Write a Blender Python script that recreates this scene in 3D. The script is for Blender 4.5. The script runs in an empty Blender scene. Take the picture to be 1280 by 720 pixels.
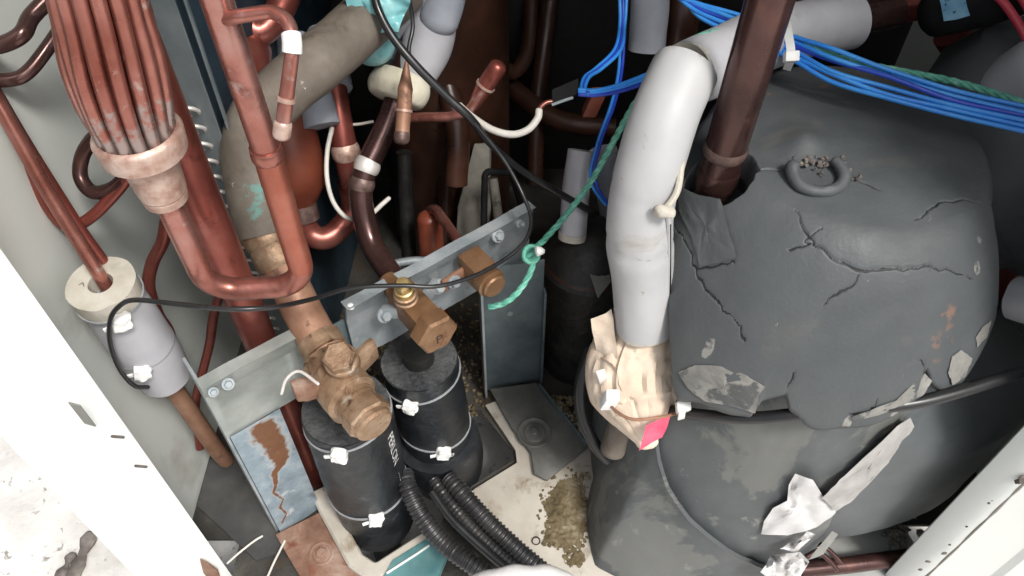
import bpy, bmesh, math, random
import numpy as np
from mathutils import Vector, Matrix, noise
random.seed(7)
R = math.radians
V = Vector
sc = bpy.context.scene
COL = sc.collection

# ------------------------------------------------------------------ camera
H = 0.75
PITCH = R(49.5)
cam_d = bpy.data.cameras.new('camera'); cam = bpy.data.objects.new('camera', cam_d); COL.objects.link(cam)
cam.location = (0, 0, H); cam.rotation_euler = (R(90) - PITCH, 0, 0)
cam_d.sensor_width = 36; cam_d.lens = 36 * 1000 / 1280; cam_d.clip_start = .01; cam_d.clip_end = 200
sc.camera = cam
# ------------------------------------------------------------------ light
SUN_EL, SUN_AZ = 56, 142          # azimuth measured clockwise from +Y (into the cabinet)
w = bpy.data.worlds.new('World'); sc.world = w; w.use_nodes = True
nt = w.node_tree; nt.nodes.clear()
wo = nt.nodes.new('ShaderNodeOutputWorld'); bg = nt.nodes.new('ShaderNodeBackground')
sky = nt.nodes.new('ShaderNodeTexSky'); sky.sky_type = 'NISHITA'; sky.sun_disc = False
sky.sun_elevation = R(SUN_EL); sky.sun_rotation = R(SUN_AZ); sky.air_density = 1.0; sky.dust_density = 4.0
hs = nt.nodes.new('ShaderNodeHueSaturation'); hs.inputs['Saturation'].default_value = .35
nt.links.new(sky.outputs[0], hs.inputs['Color']); nt.links.new(hs.outputs[0], bg.inputs[0])
bg.inputs[1].default_value = .115; nt.links.new(bg.outputs[0], wo.inputs[0])
sl = bpy.data.lights.new('sun', 'SUN'); sl.energy = 2.0; sl.angle = R(12); sl.color = (1, .97, .92)
so = bpy.data.objects.new('sun', sl); COL.objects.link(so)
el, az = R(SUN_EL), R(SUN_AZ)
sdir = V((math.sin(az) * math.cos(el), math.cos(az) * math.cos(el), math.sin(el)))
so.rotation_euler = sdir.to_track_quat('Z', 'Y').to_euler(); so.location = sdir * 5
sc.view_settings.view_transform = 'Standard'; sc.view_settings.look = 'None'
sc.view_settings.exposure = .68; sc.view_settings.gamma = 1; sc.view_settings.use_curve_mapping = False
sc.cycles.max_bounces = 8; sc.cycles.diffuse_bounces = 5

# ------------------------------------------------------------------ helpers: places
CP, SP = math.cos(PITCH), math.sin(PITCH)
def ray(u, v):
    a = (u - 640) / 1000; b = (360 - v) / 1000
    return V((a, CP + SP * b, -SP + CP * b))
def at(u, v, d): return V((0, 0, H)) + ray(u, v) * d          # point seen at (u, v), d metres in
def atz(u, v, z): r = ray(u, v); return V((0, 0, H)) + r * ((z - H) / r.z)
def aty(u, v, y): r = ray(u, v); return V((0, 0, H)) + r * (y / r.y)

# ------------------------------------------------------------------ helpers: materials
def col(c): return (c[0], c[1], c[2], 1)
SOFT = {'rustrun': (.74, 1.04), 'halo': (.80, 1.08)}
def surf(name, ramp, scale=20, rough=(.5, .7), metal=0.0, bump=.15, bscale=120, detail=5, spots=None, spots2=None, spec=.5, attr=None, dust=None, stretch=None, sss=0, coat=0):
    """procedural surface: colour ramp over noise, optional spot layers (colour, scale, threshold, softness), grain, bump"""
    m = bpy.data.materials.new(name); m.use_nodes = True; n = m.node_tree.nodes; l = m.node_tree.links
    b = n['Principled BSDF']
    tc = n.new('ShaderNodeTexCoord'); src = tc.outputs['Object']
    if stretch:
        mp = n.new('ShaderNodeMapping'); mp.inputs['Scale'].default_value = stretch; l.new(src, mp.inputs[0]); src = mp.outputs[0]
    def tex(s, d=5, off=0, dist=0):
        t = n.new('ShaderNodeTexNoise'); t.inputs['Scale'].default_value = s; t.inputs['Detail'].default_value = d
        t.inputs['Roughness'].default_value = .62; t.inputs['Distortion'].default_value = dist
        if off:
            a = n.new('ShaderNodeVectorMath'); a.operation = 'ADD'; a.inputs[1].default_value = (off, off * 1.7, -off); l.new(src, a.inputs[0]); l.new(a.outputs[0], t.inputs['Vector'])
        else: l.new(src, t.inputs['Vector'])
        return t.outputs['Fac']
    base = tex(scale, detail)
    cr = n.new('ShaderNodeValToRGB'); e = cr.color_ramp.elements
    k = len(ramp)
    for i, c in enumerate(ramp):
        p = .3 + .4 * i / max(1, k - 1)
        if i == 0: e[0].position = p; e[0].color = col(c)
        elif i == k - 1: e[1].position = p; e[1].color = col(c)
    for i, c in enumerate(ramp[1:-1]):
        x = cr.color_ramp.elements.new(.3 + .4 * (i + 1) / (k - 1)); x.color = col(c)
    l.new(base, cr.inputs[0]); out = cr.outputs[0]
    rsrc = base
    for j, sp in enumerate([spots, spots2]):
        if not sp: continue
        c, s, th, sf = sp
        f = tex(s, 6, 3.1 + j * 5, .4); mr = n.new('ShaderNodeMapRange'); mr.inputs[1].default_value = th; mr.inputs[2].default_value = th + sf
        l.new(f, mr.inputs[0]); mx = n.new('ShaderNodeMixRGB'); l.new(mr.outputs[0], mx.inputs[0]); l.new(out, mx.inputs[1]); mx.inputs[2].default_value = col(c); out = mx.outputs[0]
    if dust:   # settled dust on upward faces
        g = n.new('ShaderNodeNewGeometry'); sx = n.new('ShaderNodeSeparateXYZ'); l.new(g.outputs['Normal'], sx.inputs[0])
        mr = n.new('ShaderNodeMapRange'); mr.inputs[1].default_value = .2; mr.inputs[2].default_value = 1; mr.inputs[4].default_value = dust[1]; l.new(sx.outputs[2], mr.inputs[0])
        f = tex(45, 6, 9); mu = n.new('ShaderNodeMath'); mu.operation = 'MULTIPLY'; l.new(mr.outputs[0], mu.inputs[0])
        m2 = n.new('ShaderNodeMapRange'); m2.inputs[1].default_value = .35; m2.inputs[2].default_value = .65; l.new(f, m2.inputs[0]); l.new(m2.outputs[0], mu.inputs[1])
        mx = n.new('ShaderNodeMixRGB'); l.new(mu.outputs[0], mx.inputs[0]); l.new(out, mx.inputs[1]); mx.inputs[2].default_value = col(dust[0]); out = mx.outputs[0]
    if attr:   # wear and hole shade masks kept on the mesh: (attribute, colour)
        for an, ac in attr:
            a = n.new('ShaderNodeAttribute'); a.attribute_name = an
            f = tex(140, 5, 2.2); ad = n.new('ShaderNodeMath'); ad.operation = 'ADD'; l.new(a.outputs['Fac'], ad.inputs[0]); l.new(f, ad.inputs[1])
            mr = n.new('ShaderNodeMapRange'); mr.inputs[1].default_value, mr.inputs[2].default_value = SOFT.get(an, (.92, 1.06)); l.new(ad.outputs[0], mr.inputs[0])
            mx = n.new('ShaderNodeMixRGB'); l.new(mr.outputs[0], mx.inputs[0]); l.new(out, mx.inputs[1]); mx.inputs[2].default_value = col(ac); out = mx.outputs[0]
    l.new(out, b.inputs['Base Color'])
    mr = n.new('ShaderNodeMapRange'); mr.inputs[1].default_value = .3; mr.inputs[2].default_value = .7; mr.inputs[3].default_value = rough[0]; mr.inputs[4].default_value = rough[1]
    l.new(tex(scale * 2.3, 4, 1.3), mr.inputs[0]); l.new(mr.outputs[0], b.inputs['Roughness'])
    b.inputs['Metallic'].default_value = metal; b.inputs['Specular IOR Level'].default_value = spec
    if coat: b.inputs['Coat Weight'].default_value = coat; b.inputs['Coat Roughness'].default_value = .3
    if bump:
        bp = n.new('ShaderNodeBump'); bp.inputs['Strength'].default_value = bump; bp.inputs['Distance'].default_value = .002
        l.new(tex(bscale, 6, .7), bp.inputs['Height']); l.new(bp.outputs[0], b.inputs['Normal'])
    return m
M = {}
M['copper'] = surf('salmon copper', [(.24, .072, .050), (.39, .160, .128), (.50, .30, .27)], 13, (.18, .42), .72, .12, 160, spots=((.155, .055, .042), 17, .53, .14), spots2=((.50, .38, .35), 70, .61, .1), attr=[('dusty', (.36, .29, .27))])
M['copper_orange'] = surf('orange copper', [(.27, .075, .05), (.37, .115, .075), (.44, .18, .13)], 15, (.25, .45), .6, .08, 160)
M['copper_red'] = surf('red brown copper', [(.18, .045, .034), (.28, .078, .06), (.36, .14, .115)], 16, (.26, .46), .65, .12, 150, spots=((.12, .03, .02), 40, .6, .1))
M['copper_dark'] = surf('dark copper', [(.045, .023, .021), (.08, .040, .036), (.12, .062, .056)], 16, (.16, .32), .6, .06, 150, spots=((.13, .06, .046), 24, .6, .12))
M['copper_dull'] = surf('dull brown copper', [(.20, .10, .06), (.30, .16, .10), (.38, .23, .16)], 25, (.45, .65), .3, .18, 150, spots=((.12, .06, .04), 40, .58, .1))
M['solder'] = surf('brazed joint', [(.30, .16, .12), (.48, .33, .27), (.6, .48, .42)], 90, (.35, .6), .4, .3, 200)
M['solder_dark'] = surf('dark brazed joint', [(.06, .034, .03), (.11, .068, .058), (.2, .135, .118)], 90, (.35, .55), .3, .3, 200)
M['brass'] = surf('dusty brass', [(.18, .105, .062), (.30, .195, .12), (.40, .29, .20)], 55, (.32, .6), .5, .4, 190, spots=((.10, .055, .03), 48, .56, .08), spots2=((.42, .35, .28), 60, .61, .06))
M['brass_clean'] = surf('brown brass', [(.15, .078, .038), (.22, .12, .062), (.29, .175, .10)], 34, (.32, .52), .4, .25, 170, spots=((.18, .08, .04), 60, .62, .08))
M['gold'] = surf('bright brass', [(.42, .28, .10), (.55, .40, .18), (.62, .5, .27)], 60, (.25, .4), .7, .1, 200)
M['zinc'] = surf('weathered zinc', [(.22, .255, .27), (.33, .365, .385), (.44, .47, .48)], 30, (.4, .65), .4, .15, 190, spots=((.42, .45, .46), 55, .62, .06), spots2=((.13, .16, .17), 22, .6, .1))
M['zinc_grey'] = surf('grey zinc', [(.25, .275, .26), (.34, .365, .345), (.43, .455, .435)], 24, (.42, .65), .4, .15, 190, spots=((.20, .13, .08), 30, .66, .08))
M['zinc_blue'] = surf('blue zinc with rust runs', [(.17, .225, .26), (.25, .315, .36), (.36, .43, .47)], 45, (.4, .65), .25, .2, 190, spots=((.12, .15, .17), 24, .6, .1), spots2=((.46, .5, .52), 60, .64, .05), attr=[('halo', (.40, .43, .44)), ('rustrun', (.17, .075, .035))])
M['zinc_dark'] = surf('dark zinc', [(.075, .10, .11), (.115, .145, .155), (.16, .195, .205)], 24, (.4, .6), .35, .12, 190, spots=((.25, .28, .28), 80, .70, .04))
M['foot_dark'] = surf('grimy steel foot', [(.075, .075, .07), (.12, .12, .11), (.17, .165, .15)], 24, (.45, .65), .2, .2, 170, spots=((.32, .30, .26), 90, .68, .05))
M['rust'] = surf('rusty steel', [(.11, .055, .035), (.22, .12, .08), (.34, .25, .20)], 30, (.6, .85), .1, .4, 150, spots=((.16, .05, .025), 35, .55, .1))
M['plate_blue'] = surf('dark blue end plate', [(.010, .020, .030), (.016, .034, .050), (.03, .055, .075)], 16, (.4, .6), .2, .1, 150, spots=((.10, .13, .15), 60, .68, .05))
M['plate_edge'] = surf('grey end plate flange', [(.10, .125, .135), (.15, .175, .185), (.20, .225, .235)], 22, (.45, .65), .25, .12, 170)
M['alu'] = surf('bright aluminium', [(.55, .52, .48), (.7, .66, .62), (.8, .77, .74)], 60, (.3, .5), .4, .1, 150)
M['sleeve'] = surf('black foam rubber', [(.006, .007, .009), (.010, .012, .015), (.017, .020, .024)], 35, (.28, .5), 0, .45, 110, spots=((.055, .06, .066), 24, .62, .1), spots2=((.12, .125, .13), 130, .70, .05), dust=((.05, .052, .055), .35))
M['sleeve_cut'] = surf('cut black foam', [(.010, .011, .012), (.024, .026, .028), (.055, .058, .062)], 220, (.7, .9), 0, .9, 320, detail=3, dust=((.14, .14, .14), .4))
M['conduit'] = surf('black plastic conduit', [(.010, .010, .011), (.016, .016, .018), (.03, .03, .032)], 25, (.3, .45), 0, .05, 120, dust=((.12, .11, .10), .25))
M['cable'] = surf('black cable', [(.010, .010, .011), (.016, .016, .017), (.026, .026, .027)], 25, (.25, .42), 0, .04, 120)
M['insul'] = surf('grey foam sleeve', [(.34, .34, .365), (.41, .41, .435), (.47, .47, .49)], 12, (.55, .75), 0, .08, 110, spots=((.30, .29, .28), 30, .64, .12))
M['insul_white'] = surf('pale grey foam sleeve', [(.36, .36, .365), (.42, .42, .425), (.47, .47, .47)], 8, (.4, .6), 0, .08, 110, spots=((.33, .31, .28), 20, .61, .12), spots2=((.26, .23, .19), 60, .68, .06))
M['insul_blue'] = surf('bluish foam sleeve', [(.26, .28, .33), (.33, .35, .40), (.40, .42, .46)], 14, (.6, .8), 0, .1, 110, spots=((.2, .2, .21), 26, .62, .12))
M['taupe'] = surf('taupe dirty foam sleeve', [(.085, .068, .053), (.135, .112, .09), (.205, .18, .148)], 17, (.6, .8), 0, .3, 150, spots=((.075, .055, .04), 22, .57, .12), spots2=((.55, .5, .46), 80, .68, .05), attr=[('verdigris', (.14, .28, .25))])
M['foam'] = surf('cream foam', [(.38, .355, .295), (.48, .45, .385), (.55, .53, .47)], 40, (.75, .9), 0, .4, 220, spots=((.36, .30, .22), 40, .63, .1))
M['ivory'] = surf('ivory foam', [(.55, .50, .38), (.66, .62, .50), (.72, .7, .6)], 30, (.7, .9), 0, .3, 200, spots=((.20, .36, .30), 45, .60, .08))
M['teal'] = surf('teal plastic film', [(.10, .34, .36), (.20, .48, .50), (.40, .62, .62)], 28, (.25, .45), 0, .2, 90, spots=((.03, .20, .26), 30, .6, .1))
M['jacket'] = surf('cracked dark grey rubber sheet', [(.052, .058, .062), (.072, .079, .082), (.096, .102, .103)], 7, (.5, .72), 0, .22, 330, spots=((.12, .112, .098), 13, .58, .2), spots2=((.24, .235, .22), 150, .705, .04), attr=[('rustmark', (.17, .105, .08)), ('peel', (.26, .255, .235)), ('crack_hole_shade', (.010, .011, .012))])
M['torn'] = surf('pale torn backing', [(.26, .25, .235), (.36, .35, .335), (.46, .45, .44)], 26, (.6, .85), 0, .3, 160, spots=((.17, .16, .145), 40, .6, .1))
M['peeled'] = surf('peeled pale rubber backing', [(.15, .148, .135), (.21, .205, .188), (.27, .262, .24)], 40, (.65, .85), 0, .3, 200, spots=((.085, .088, .086), 34, .54, .05), spots2=((.32, .31, .29), 90, .64, .06))
M['wrap'] = surf('worn grey rubber wrap', [(.060, .066, .070), (.078, .085, .088), (.098, .105, .106)], 10, (.45, .65), 0, .12, 240, spots=((.128, .132, .124), 9, .53, .03), spots2=((.19, .19, .175), 34, .64, .06), attr=[('peel', (.27, .262, .24))])
M['wrap_plain'] = surf('plain dark grey wrap', [(.075, .085, .088), (.10, .11, .113), (.125, .135, .138)], 8, (.45, .6), 0, .08, 240, spots=((.06, .065, .07), 13, .58, .1))
M['cloth'] = surf('white tissue cloth', [(.47, .46, .45), (.55, .54, .53), (.62, .61, .60)], 20, (.8, .95), 0, .2, 300)
M['foil'] = surf('crumpled pale foil', [(.45, .44, .43), (.62, .61, .6), (.76, .76, .76)], 60, (.25, .45), .3, .4, 140)
M['tape'] = surf('beige crepe tape', [(.56, .44, .335), (.66, .545, .43), (.72, .62, .52)], 22, (.7, .9), 0, .25, 200, spots=((.48, .34, .23), 25, .62, .12))
M['pink'] = surf('pink red tape', [(.50, .03, .07), (.62, .05, .11), (.7, .12, .18)], 40, (.5, .7), 0, .1, 200)
M['white_plastic'] = surf('white nylon', [(.62, .62, .60), (.72, .72, .70), (.78, .78, .76)], 50, (.4, .6), 0, .05, 150)
M['blue'] = surf('blue wire', [(.022, .16, .56), (.03, .23, .68), (.06, .32, .76)], 20, (.25, .4), 0, .03, 120)
M['blue_dark'] = surf('deep blue wire', [(.010, .03, .30), (.016, .05, .42), (.03, .09, .5)], 20, (.25, .4), 0, .03, 120)
M['green'] = surf('green twine', [(.06, .25, .18), (.11, .38, .28), (.24, .52, .42)], 120, (.45, .65), 0, .3, 300)
M['red_wire'] = surf('red wire', [(.48, .04, .06), (.6, .06, .09), (.66, .12, .14)], 20, (.3, .45), 0, .03, 120)
M['cream_wire'] = surf('cream wire', [(.46, .43, .38), (.56, .53, .48), (.62, .6, .56)], 40, (.45, .6), 0, .1, 150)
M['orange_paint'] = surf('orange brown vessel', [(.125, .030, .016), (.18, .045, .024), (.23, .068, .038)], 18, (.35, .5), .15, .08, 150, spots=((.5, .25, .16), 70, .71, .03))
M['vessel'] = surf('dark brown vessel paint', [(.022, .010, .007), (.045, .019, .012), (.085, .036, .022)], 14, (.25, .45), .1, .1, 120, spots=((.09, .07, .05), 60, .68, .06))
M['vessel_black'] = surf('black tar coated vessel', [(.006, .006, .006), (.012, .012, .011), (.025, .024, .022)], 30, (.3, .6), 0, .5, 120, spots=((.10, .09, .075), 70, .66, .06))
M['plastic_black'] = surf('black plastic', [(.008, .008, .009), (.012, .012, .013), (.018, .018, .019)], 40, (.7, .85), 0, .05, 120, spec=.15)
M['label_blue'] = surf('blue sticker', [(.10, .26, .42), (.16, .36, .52), (.26, .46, .6)], 60, (.4, .6), 0, .05, 120, spots=((.02, .05, .09), 170, .6, .04))
M['paint'] = surf('white cabinet paint', [(.66, .69, .66), (.71, .73, .70), (.74, .75, .72)], 5, (.35, .5), 0, .03, 90, spots=((.62, .58, .48), 9, .64, .15))
M['paint_in'] = surf('inner cabinet paint', [(.57, .60, .57), (.64, .67, .63), (.69, .71, .67)], 5, (.4, .55), 0, .04, 90, spots=((.38, .36, .31), 8, .6, .2))
M['paint_shade'] = surf('back panel painted as dark shade', [(.010, .010, .010), (.018, .016, .015), (.03, .026, .024)], 8, (.6, .8), 0, .1, 90)  # near black colour stands in for the shade at the back
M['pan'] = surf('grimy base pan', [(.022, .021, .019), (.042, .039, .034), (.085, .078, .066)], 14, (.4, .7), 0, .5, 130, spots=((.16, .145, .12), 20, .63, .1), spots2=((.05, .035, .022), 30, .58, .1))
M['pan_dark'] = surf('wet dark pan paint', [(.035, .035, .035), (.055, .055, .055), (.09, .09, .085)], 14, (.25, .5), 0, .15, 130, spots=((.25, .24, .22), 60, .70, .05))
M['beige'] = surf('beige base plate', [(.32, .285, .235), (.42, .385, .33), (.50, .47, .41)], 13, (.5, .75), 0, .2, 130, spots=((.18, .13, .075), 24, .575, .12), spots2=((.10, .085, .055), 55, .63, .08))
M['plate_pale'] = surf('pale grey foot plate', [(.25, .255, .24), (.31, .318, .30), (.36, .368, .35)], 12, (.5, .7), 0, .1, 130, spots=((.26, .22, .17), 35, .66, .08))
M['teal_metal'] = surf('teal stained angle', [(.035, .13, .14), (.07, .21, .22), (.16, .30, .30)], 18, (.4, .6), .1, .15, 130, spots=((.46, .43, .37), 22, .58, .1))
M['stone'] = surf('dirty putty strip', [(.14, .13, .11), (.22, .205, .175), (.29, .27, .24)], 22, (.7, .9), 0, .4, 120, spots=((.05, .045, .035), 34, .58, .08))
M['mud'] = surf('mossy mud', [(.06, .045, .022), (.13, .098, .05), (.25, .21, .14)], 60, (.8, .95), 0, .6, 200)
M['concrete'] = surf('pale concrete', [(.46, .44, .41), (.60, .58, .55), (.70, .68, .65)], 14, (.8, .95), 0, .8, 90, spots=((.26, .24, .22), 70, .61, .06), spots2=((.16, .15, .135), 26, .66, .06))
M['debris'] = surf('dark bark debris', [(.06, .05, .045), (.12, .10, .09), (.2, .18, .16)], 60, (.8, .95), 0, .5, 150)
M['nylon_clear'] = surf('dull nylon strap', [(.20, .21, .22), (.26, .27, .28), (.32, .33, .34)], 50, (.3, .5), 0, .05, 150)
M['print'] = surf('white print', [(.5, .5, .5), (.58, .58, .58), (.62, .62, .62)], 50, (.5, .6), 0, 0)
M['stamp'] = surf('stamped dark letter', [(.03, .015, .008), (.04, .02, .012), (.06, .03, .02)], 50, (.6, .7), 0, 0)
M['card'] = surf('grey tag', [(.16, .16, .145), (.21, .21, .19), (.25, .25, .23)], 20, (.6, .8), 0, .05)

# ------------------------------------------------------------------ helpers: objects
TOPS = []
def obj(name, bm, mat, parent=None, smooth=38):
    bmesh.ops.remove_doubles(bm, verts=bm.verts, dist=1e-6)
    bmesh.ops.recalc_face_normals(bm, faces=bm.faces)
    me = bpy.data.meshes.new(name); bm.to_mesh(me); bm.free()
    for p in me.polygons: p.use_smooth = True
    me.set_sharp_from_angle(angle=R(smooth))
    me.materials.append(M[mat] if isinstance(mat, str) else mat)
    o = bpy.data.objects.new(name, me); COL.objects.link(o)
    if parent: o.parent = parent
    else: TOPS.append(o)
    return o
def tag(o, label, cat, group=None, kind=None):
    if label: o['label'] = label
    if cat: o['category'] = cat
    if group: o['group'] = group
    if kind: o['kind'] = kind
    return o
def thing(name, label, cat, group=None):
    o = bpy.data.objects.new(name, None); COL.objects.link(o); o.empty_display_size = .02; TOPS.append(o)
    return tag(o, label, cat, group)
def one(name, bm, mat, label, cat, group=None, smooth=38): return tag(obj(name, bm, mat, None, smooth), label, cat, group)
def finish():
    for t in TOPS:
        objs = [t] + list(t.children_recursive); lo = V((1e9,) * 3); hi = V((-1e9,) * 3)
        ms = [o for o in objs if o.type == 'MESH']
        for o in ms:
            for v in o.data.vertices:
                for k in range(3): lo[k] = min(lo[k], v.co[k]); hi[k] = max(hi[k], v.co[k])
        c = V(((lo.x + hi.x) / 2, (lo.y + hi.y) / 2, lo.z)); mt = Matrix.Translation(-c)
        for o in ms: o.data.transform(mt)
        t.location = c

# ------------------------------------------------------------------ helpers: shapes
def cr(pts, n=10):
    """smooth curve through points"""
    p = [V(q) for q in pts]; p = [p[0] * 2 - p[1]] + p + [p[-1] * 2 - p[-2]]; out = []
    for i in range(1, len(p) - 2):
        for k in range(n):
            t = k / n; a, b, c, d = p[i - 1], p[i], p[i + 1], p[i + 2]
            out.append(.5 * ((2 * b) + (c - a) * t + (2 * a - 5 * b + 4 * c - d) * t * t + (3 * b - a - 3 * c + d) * t ** 3))
    out.append(p[-2]); return out
def bend(pts, r, n=8):
    """straight runs joined by bends of radius r"""
    p = [V(q) for q in pts]; out = [p[0]]
    for i in range(1, len(p) - 1):
        a, b, c = p[i - 1], p[i], p[i + 1]; d0 = (a - b); d1 = (c - b); l0, l1 = d0.length, d1.length; d0 /= l0; d1 /= l1
        ang = d0.angle(d1); rr = r[i - 1] if isinstance(r, (list, tuple)) else r
        t = min(rr / max(1e-4, math.tan(ang / 2)), l0 * .49, l1 * .49); q0 = b + d0 * t; q1 = b + d1 * t
        rr = t * math.tan(ang / 2)
        bis = (d0 + d1)
        if bis.length < 1e-5: out.append(b); continue
        bis.normalize(); cen = b + bis * (rr / math.sin(ang / 2)); v0 = q0 - cen; v1 = q1 - cen; om = v0.angle(v1)
        for k in range(n + 1):
            s = k / n; out.append(cen + (v0 * math.sin((1 - s) * om) + v1 * math.sin(s * om)) / math.sin(om) if om > 1e-4 else b)
    out.append(p[-1]); return out
def dense(pts, step):
    out = []
    for a, b in zip(pts[:-1], pts[1:]):
        n = max(1, int((b - a).length / step))
        for k in range(n): out.append(a.lerp(b, k / n))
    out.append(pts[-1]); return out
def frames(pts):
    T = []
    for i in range(len(pts)):
        a = pts[max(0, i - 1)]; b = pts[min(len(pts) - 1, i + 1)]; T.append((b - a).normalized())
    u = T[0].orthogonal().normalized(); F = []
    for i, t in enumerate(T):
        if i: u = T[i - 1].rotation_difference(t) @ u
        u = (u - t * u.dot(t)).normalized(); F.append((u, t.cross(u), t))
    return F
def ringloop(bm, c, u, v, r, seg, f=None): return [bm.verts.new(c + (u * math.cos(2 * math.pi * k / seg) + v * math.sin(2 * math.pi * k / seg)) * (r * (f(2 * math.pi * k / seg) if f else 1))) for k in range(seg)]
def skin(bm, A, B):
    n = len(A)
    for k in range(n): bm.faces.new((A[k], A[(k + 1) % n], B[(k + 1) % n], B[k]))
def sweep(bm, pts, r, seg=14, cap='flat', rf=None):
    F = frames(pts); n = len(pts); L = [0]
    for a, b in zip(pts[:-1], pts[1:]): L.append(L[-1] + (b - a).length)
    rings = []
    for i, p in enumerate(pts):
        fr = L[i] / L[-1]; rr = r(fr) if callable(r) else r
        u, v, t = F[i]
        rings.append(ringloop(bm, p, u, v, rr, seg, (lambda an, fr=fr, s=L[i]: rf(fr, s, an)) if rf else None))
    for A, B in zip(rings[:-1], rings[1:]): skin(bm, A, B)
    if cap:
        for i, sgn in ((0, -1), (-1, 1)):
            u, v, t = F[i]; rr = r(0 if i == 0 else 1) if callable(r) else r
            if cap == 'round':
                prev = rings[i]
                for k in (1, 2, 3):
                    a = k / 4 * math.pi / 2; nr = ringloop(bm, pts[i] + t * (sgn * rr * .7 * math.sin(a)), u, v, rr * math.cos(a), seg); skin(bm, prev, nr); prev = nr
                bm.faces.new(prev)
            else: bm.faces.new(rings[i])
    return rings
def sleeve(bm, pts, ro, ri, seg=28, rf=None):
    F = frames(pts); L = [0]
    for a, b in zip(pts[:-1], pts[1:]): L.append(L[-1] + (b - a).length)
    O, I = [], []
    for i, p in enumerate(pts):
        u, v, t = F[i]; g = (lambda an, i=i: rf(L[i] / L[-1], L[i], an)) if rf else None
        rr = ro(L[i] / L[-1]) if callable(ro) else ro
        O.append(ringloop(bm, p, u, v, rr, seg, g)); I.append(ringloop(bm, p, u, v, ri, seg))
    for A, B in zip(O[:-1], O[1:]): skin(bm, A, B)
    for A, B in zip(I[:-1], I[1:]): skin(bm, B, A)
    skin(bm, I[0], O[0]); skin(bm, O[-1], I[-1])
def lathe(bm, p, axis, prof, seg=24, twist=0):
    t = V(axis).normalized(); u = t.orthogonal().normalized(); u = Matrix.Rotation(twist, 3, t) @ u; v = t.cross(u); prev = None
    for i, (s, r) in enumerate(prof):
        if r < 1e-6: r = 1e-5
        A = ringloop(bm, p + t * s, u, v, r, seg)
        if prev: skin(bm, prev, A)
        elif r > 1e-4: bm.faces.new(A)
        prev = A; lr = r
    if lr > 1e-4: bm.faces.new(prev)
    else: bm.faces.new(prev)
def box(bm, c, ax, hs, bev=0):
    """box with axes ax (three vectors) and half sizes hs"""
    c = V(c); a = [V(x).normalized() for x in ax]; b2 = bmesh.new() if bev else bm; vs = []
    for i in (-1, 1):
        for j in (-1, 1):
            for k in (-1, 1): vs.append(b2.verts.new(c + a[0] * (i * hs[0]) + a[1] * (j * hs[1]) + a[2] * (k * hs[2])))
    for q in ((0, 1, 3, 2), (4, 6, 7, 5), (0, 4, 5, 1), (2, 3, 7, 6), (0, 2, 6, 4), (1, 5, 7, 3)): b2.faces.new([vs[i] for i in q])
    if bev:
        bmesh.ops.bevel(b2, geom=b2.edges[:], offset=bev, segments=2, profile=.6, affect='EDGES'); join(bm, b2)
def join(bm, b2):
    mp = {v: bm.verts.new(v.co) for v in b2.verts}
    for f in b2.faces:
        try: bm.faces.new([mp[v] for v in f.verts])
        except ValueError: pass
    b2.free()
def plate(bm, poly, th, bev=0, nrm=None):
    """polygon extruded by th against its normal"""
    p = [V(q) for q in poly]
    if nrm is None:
        nrm = V((0, 0, 0))
        for i in range(len(p)): nrm += (p[i] - p[0]).cross(p[(i + 1) % len(p)] - p[0])
        nrm.normalize()
        if nrm.z < 0: nrm = -nrm
    else: nrm = V(nrm).normalized()
    b2 = bmesh.new(); A = [b2.verts.new(q) for q in p]; B = [b2.verts.new(q - nrm * th) for q in p]
    b2.faces.new(A); b2.faces.new(B[::-1]); skin(b2, A, B)
    bmesh.ops.recalc_face_normals(b2, faces=b2.faces)
    if bev: bmesh.ops.bevel(b2, geom=b2.edges[:], offset=bev, segments=2, profile=.6, affect='EDGES')
    join(bm, b2)
def prism(bm, loop2, z0, z1, cut=1, jit=None):
    """vertical prism over a plan outline"""
    prev = None
    for k in range(cut + 1):
        z = z0 + (z1 - z0) * k / cut; A = [bm.verts.new((x, y, z)) for x, y in loop2]
        if prev: skin(bm, prev, A)
        else: bm.faces.new(A[::-1])
        prev = A
    bm.faces.new(prev)
def rough(bm, amp, sc_, seed=0):
    bm.normal_update()
    for v in bm.verts: v.co += v.normal * (noise.noise(v.co * sc_ + V((seed, seed * 2.3, 0))) * amp)
def pipe(name, pts, r, mat, label, cat='pipe', group=None, seg=18, cap='flat', joints=(), **k):
    """a pipe run; joints = [(fraction, length, extra radius)] brazed collars as its parts"""
    if not joints:
        bm = bmesh.new(); sweep(bm, pts, r, seg, cap, **k); return one(name, bm, mat, label, cat, group)
    t = thing(name, label, cat, group); bm = bmesh.new(); sweep(bm, pts, r, seg, cap, **k); obj('tube', bm, mat, t)
    P = dense(pts, .002)
    for fr, ln, ex, jm in joints:
        i = int(fr * (len(P) - 1)); h = max(2, int(ln / .004)); q = P[max(0, i - h):i + h + 1]
        bm = bmesh.new(); rr = r(fr) if callable(r) else r; m_ = len(q) - 1
        sweep(bm, q, lambda f: rr + ex * (1 - (2 * f - 1) ** 4) + .0002, seg, 'flat', rf=lambda f, s, a: 1 + .025 * noise.noise(V((a * 2, s * 400, fr * 9)))); obj('joint', bm, jm, t)
    return t
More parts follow.
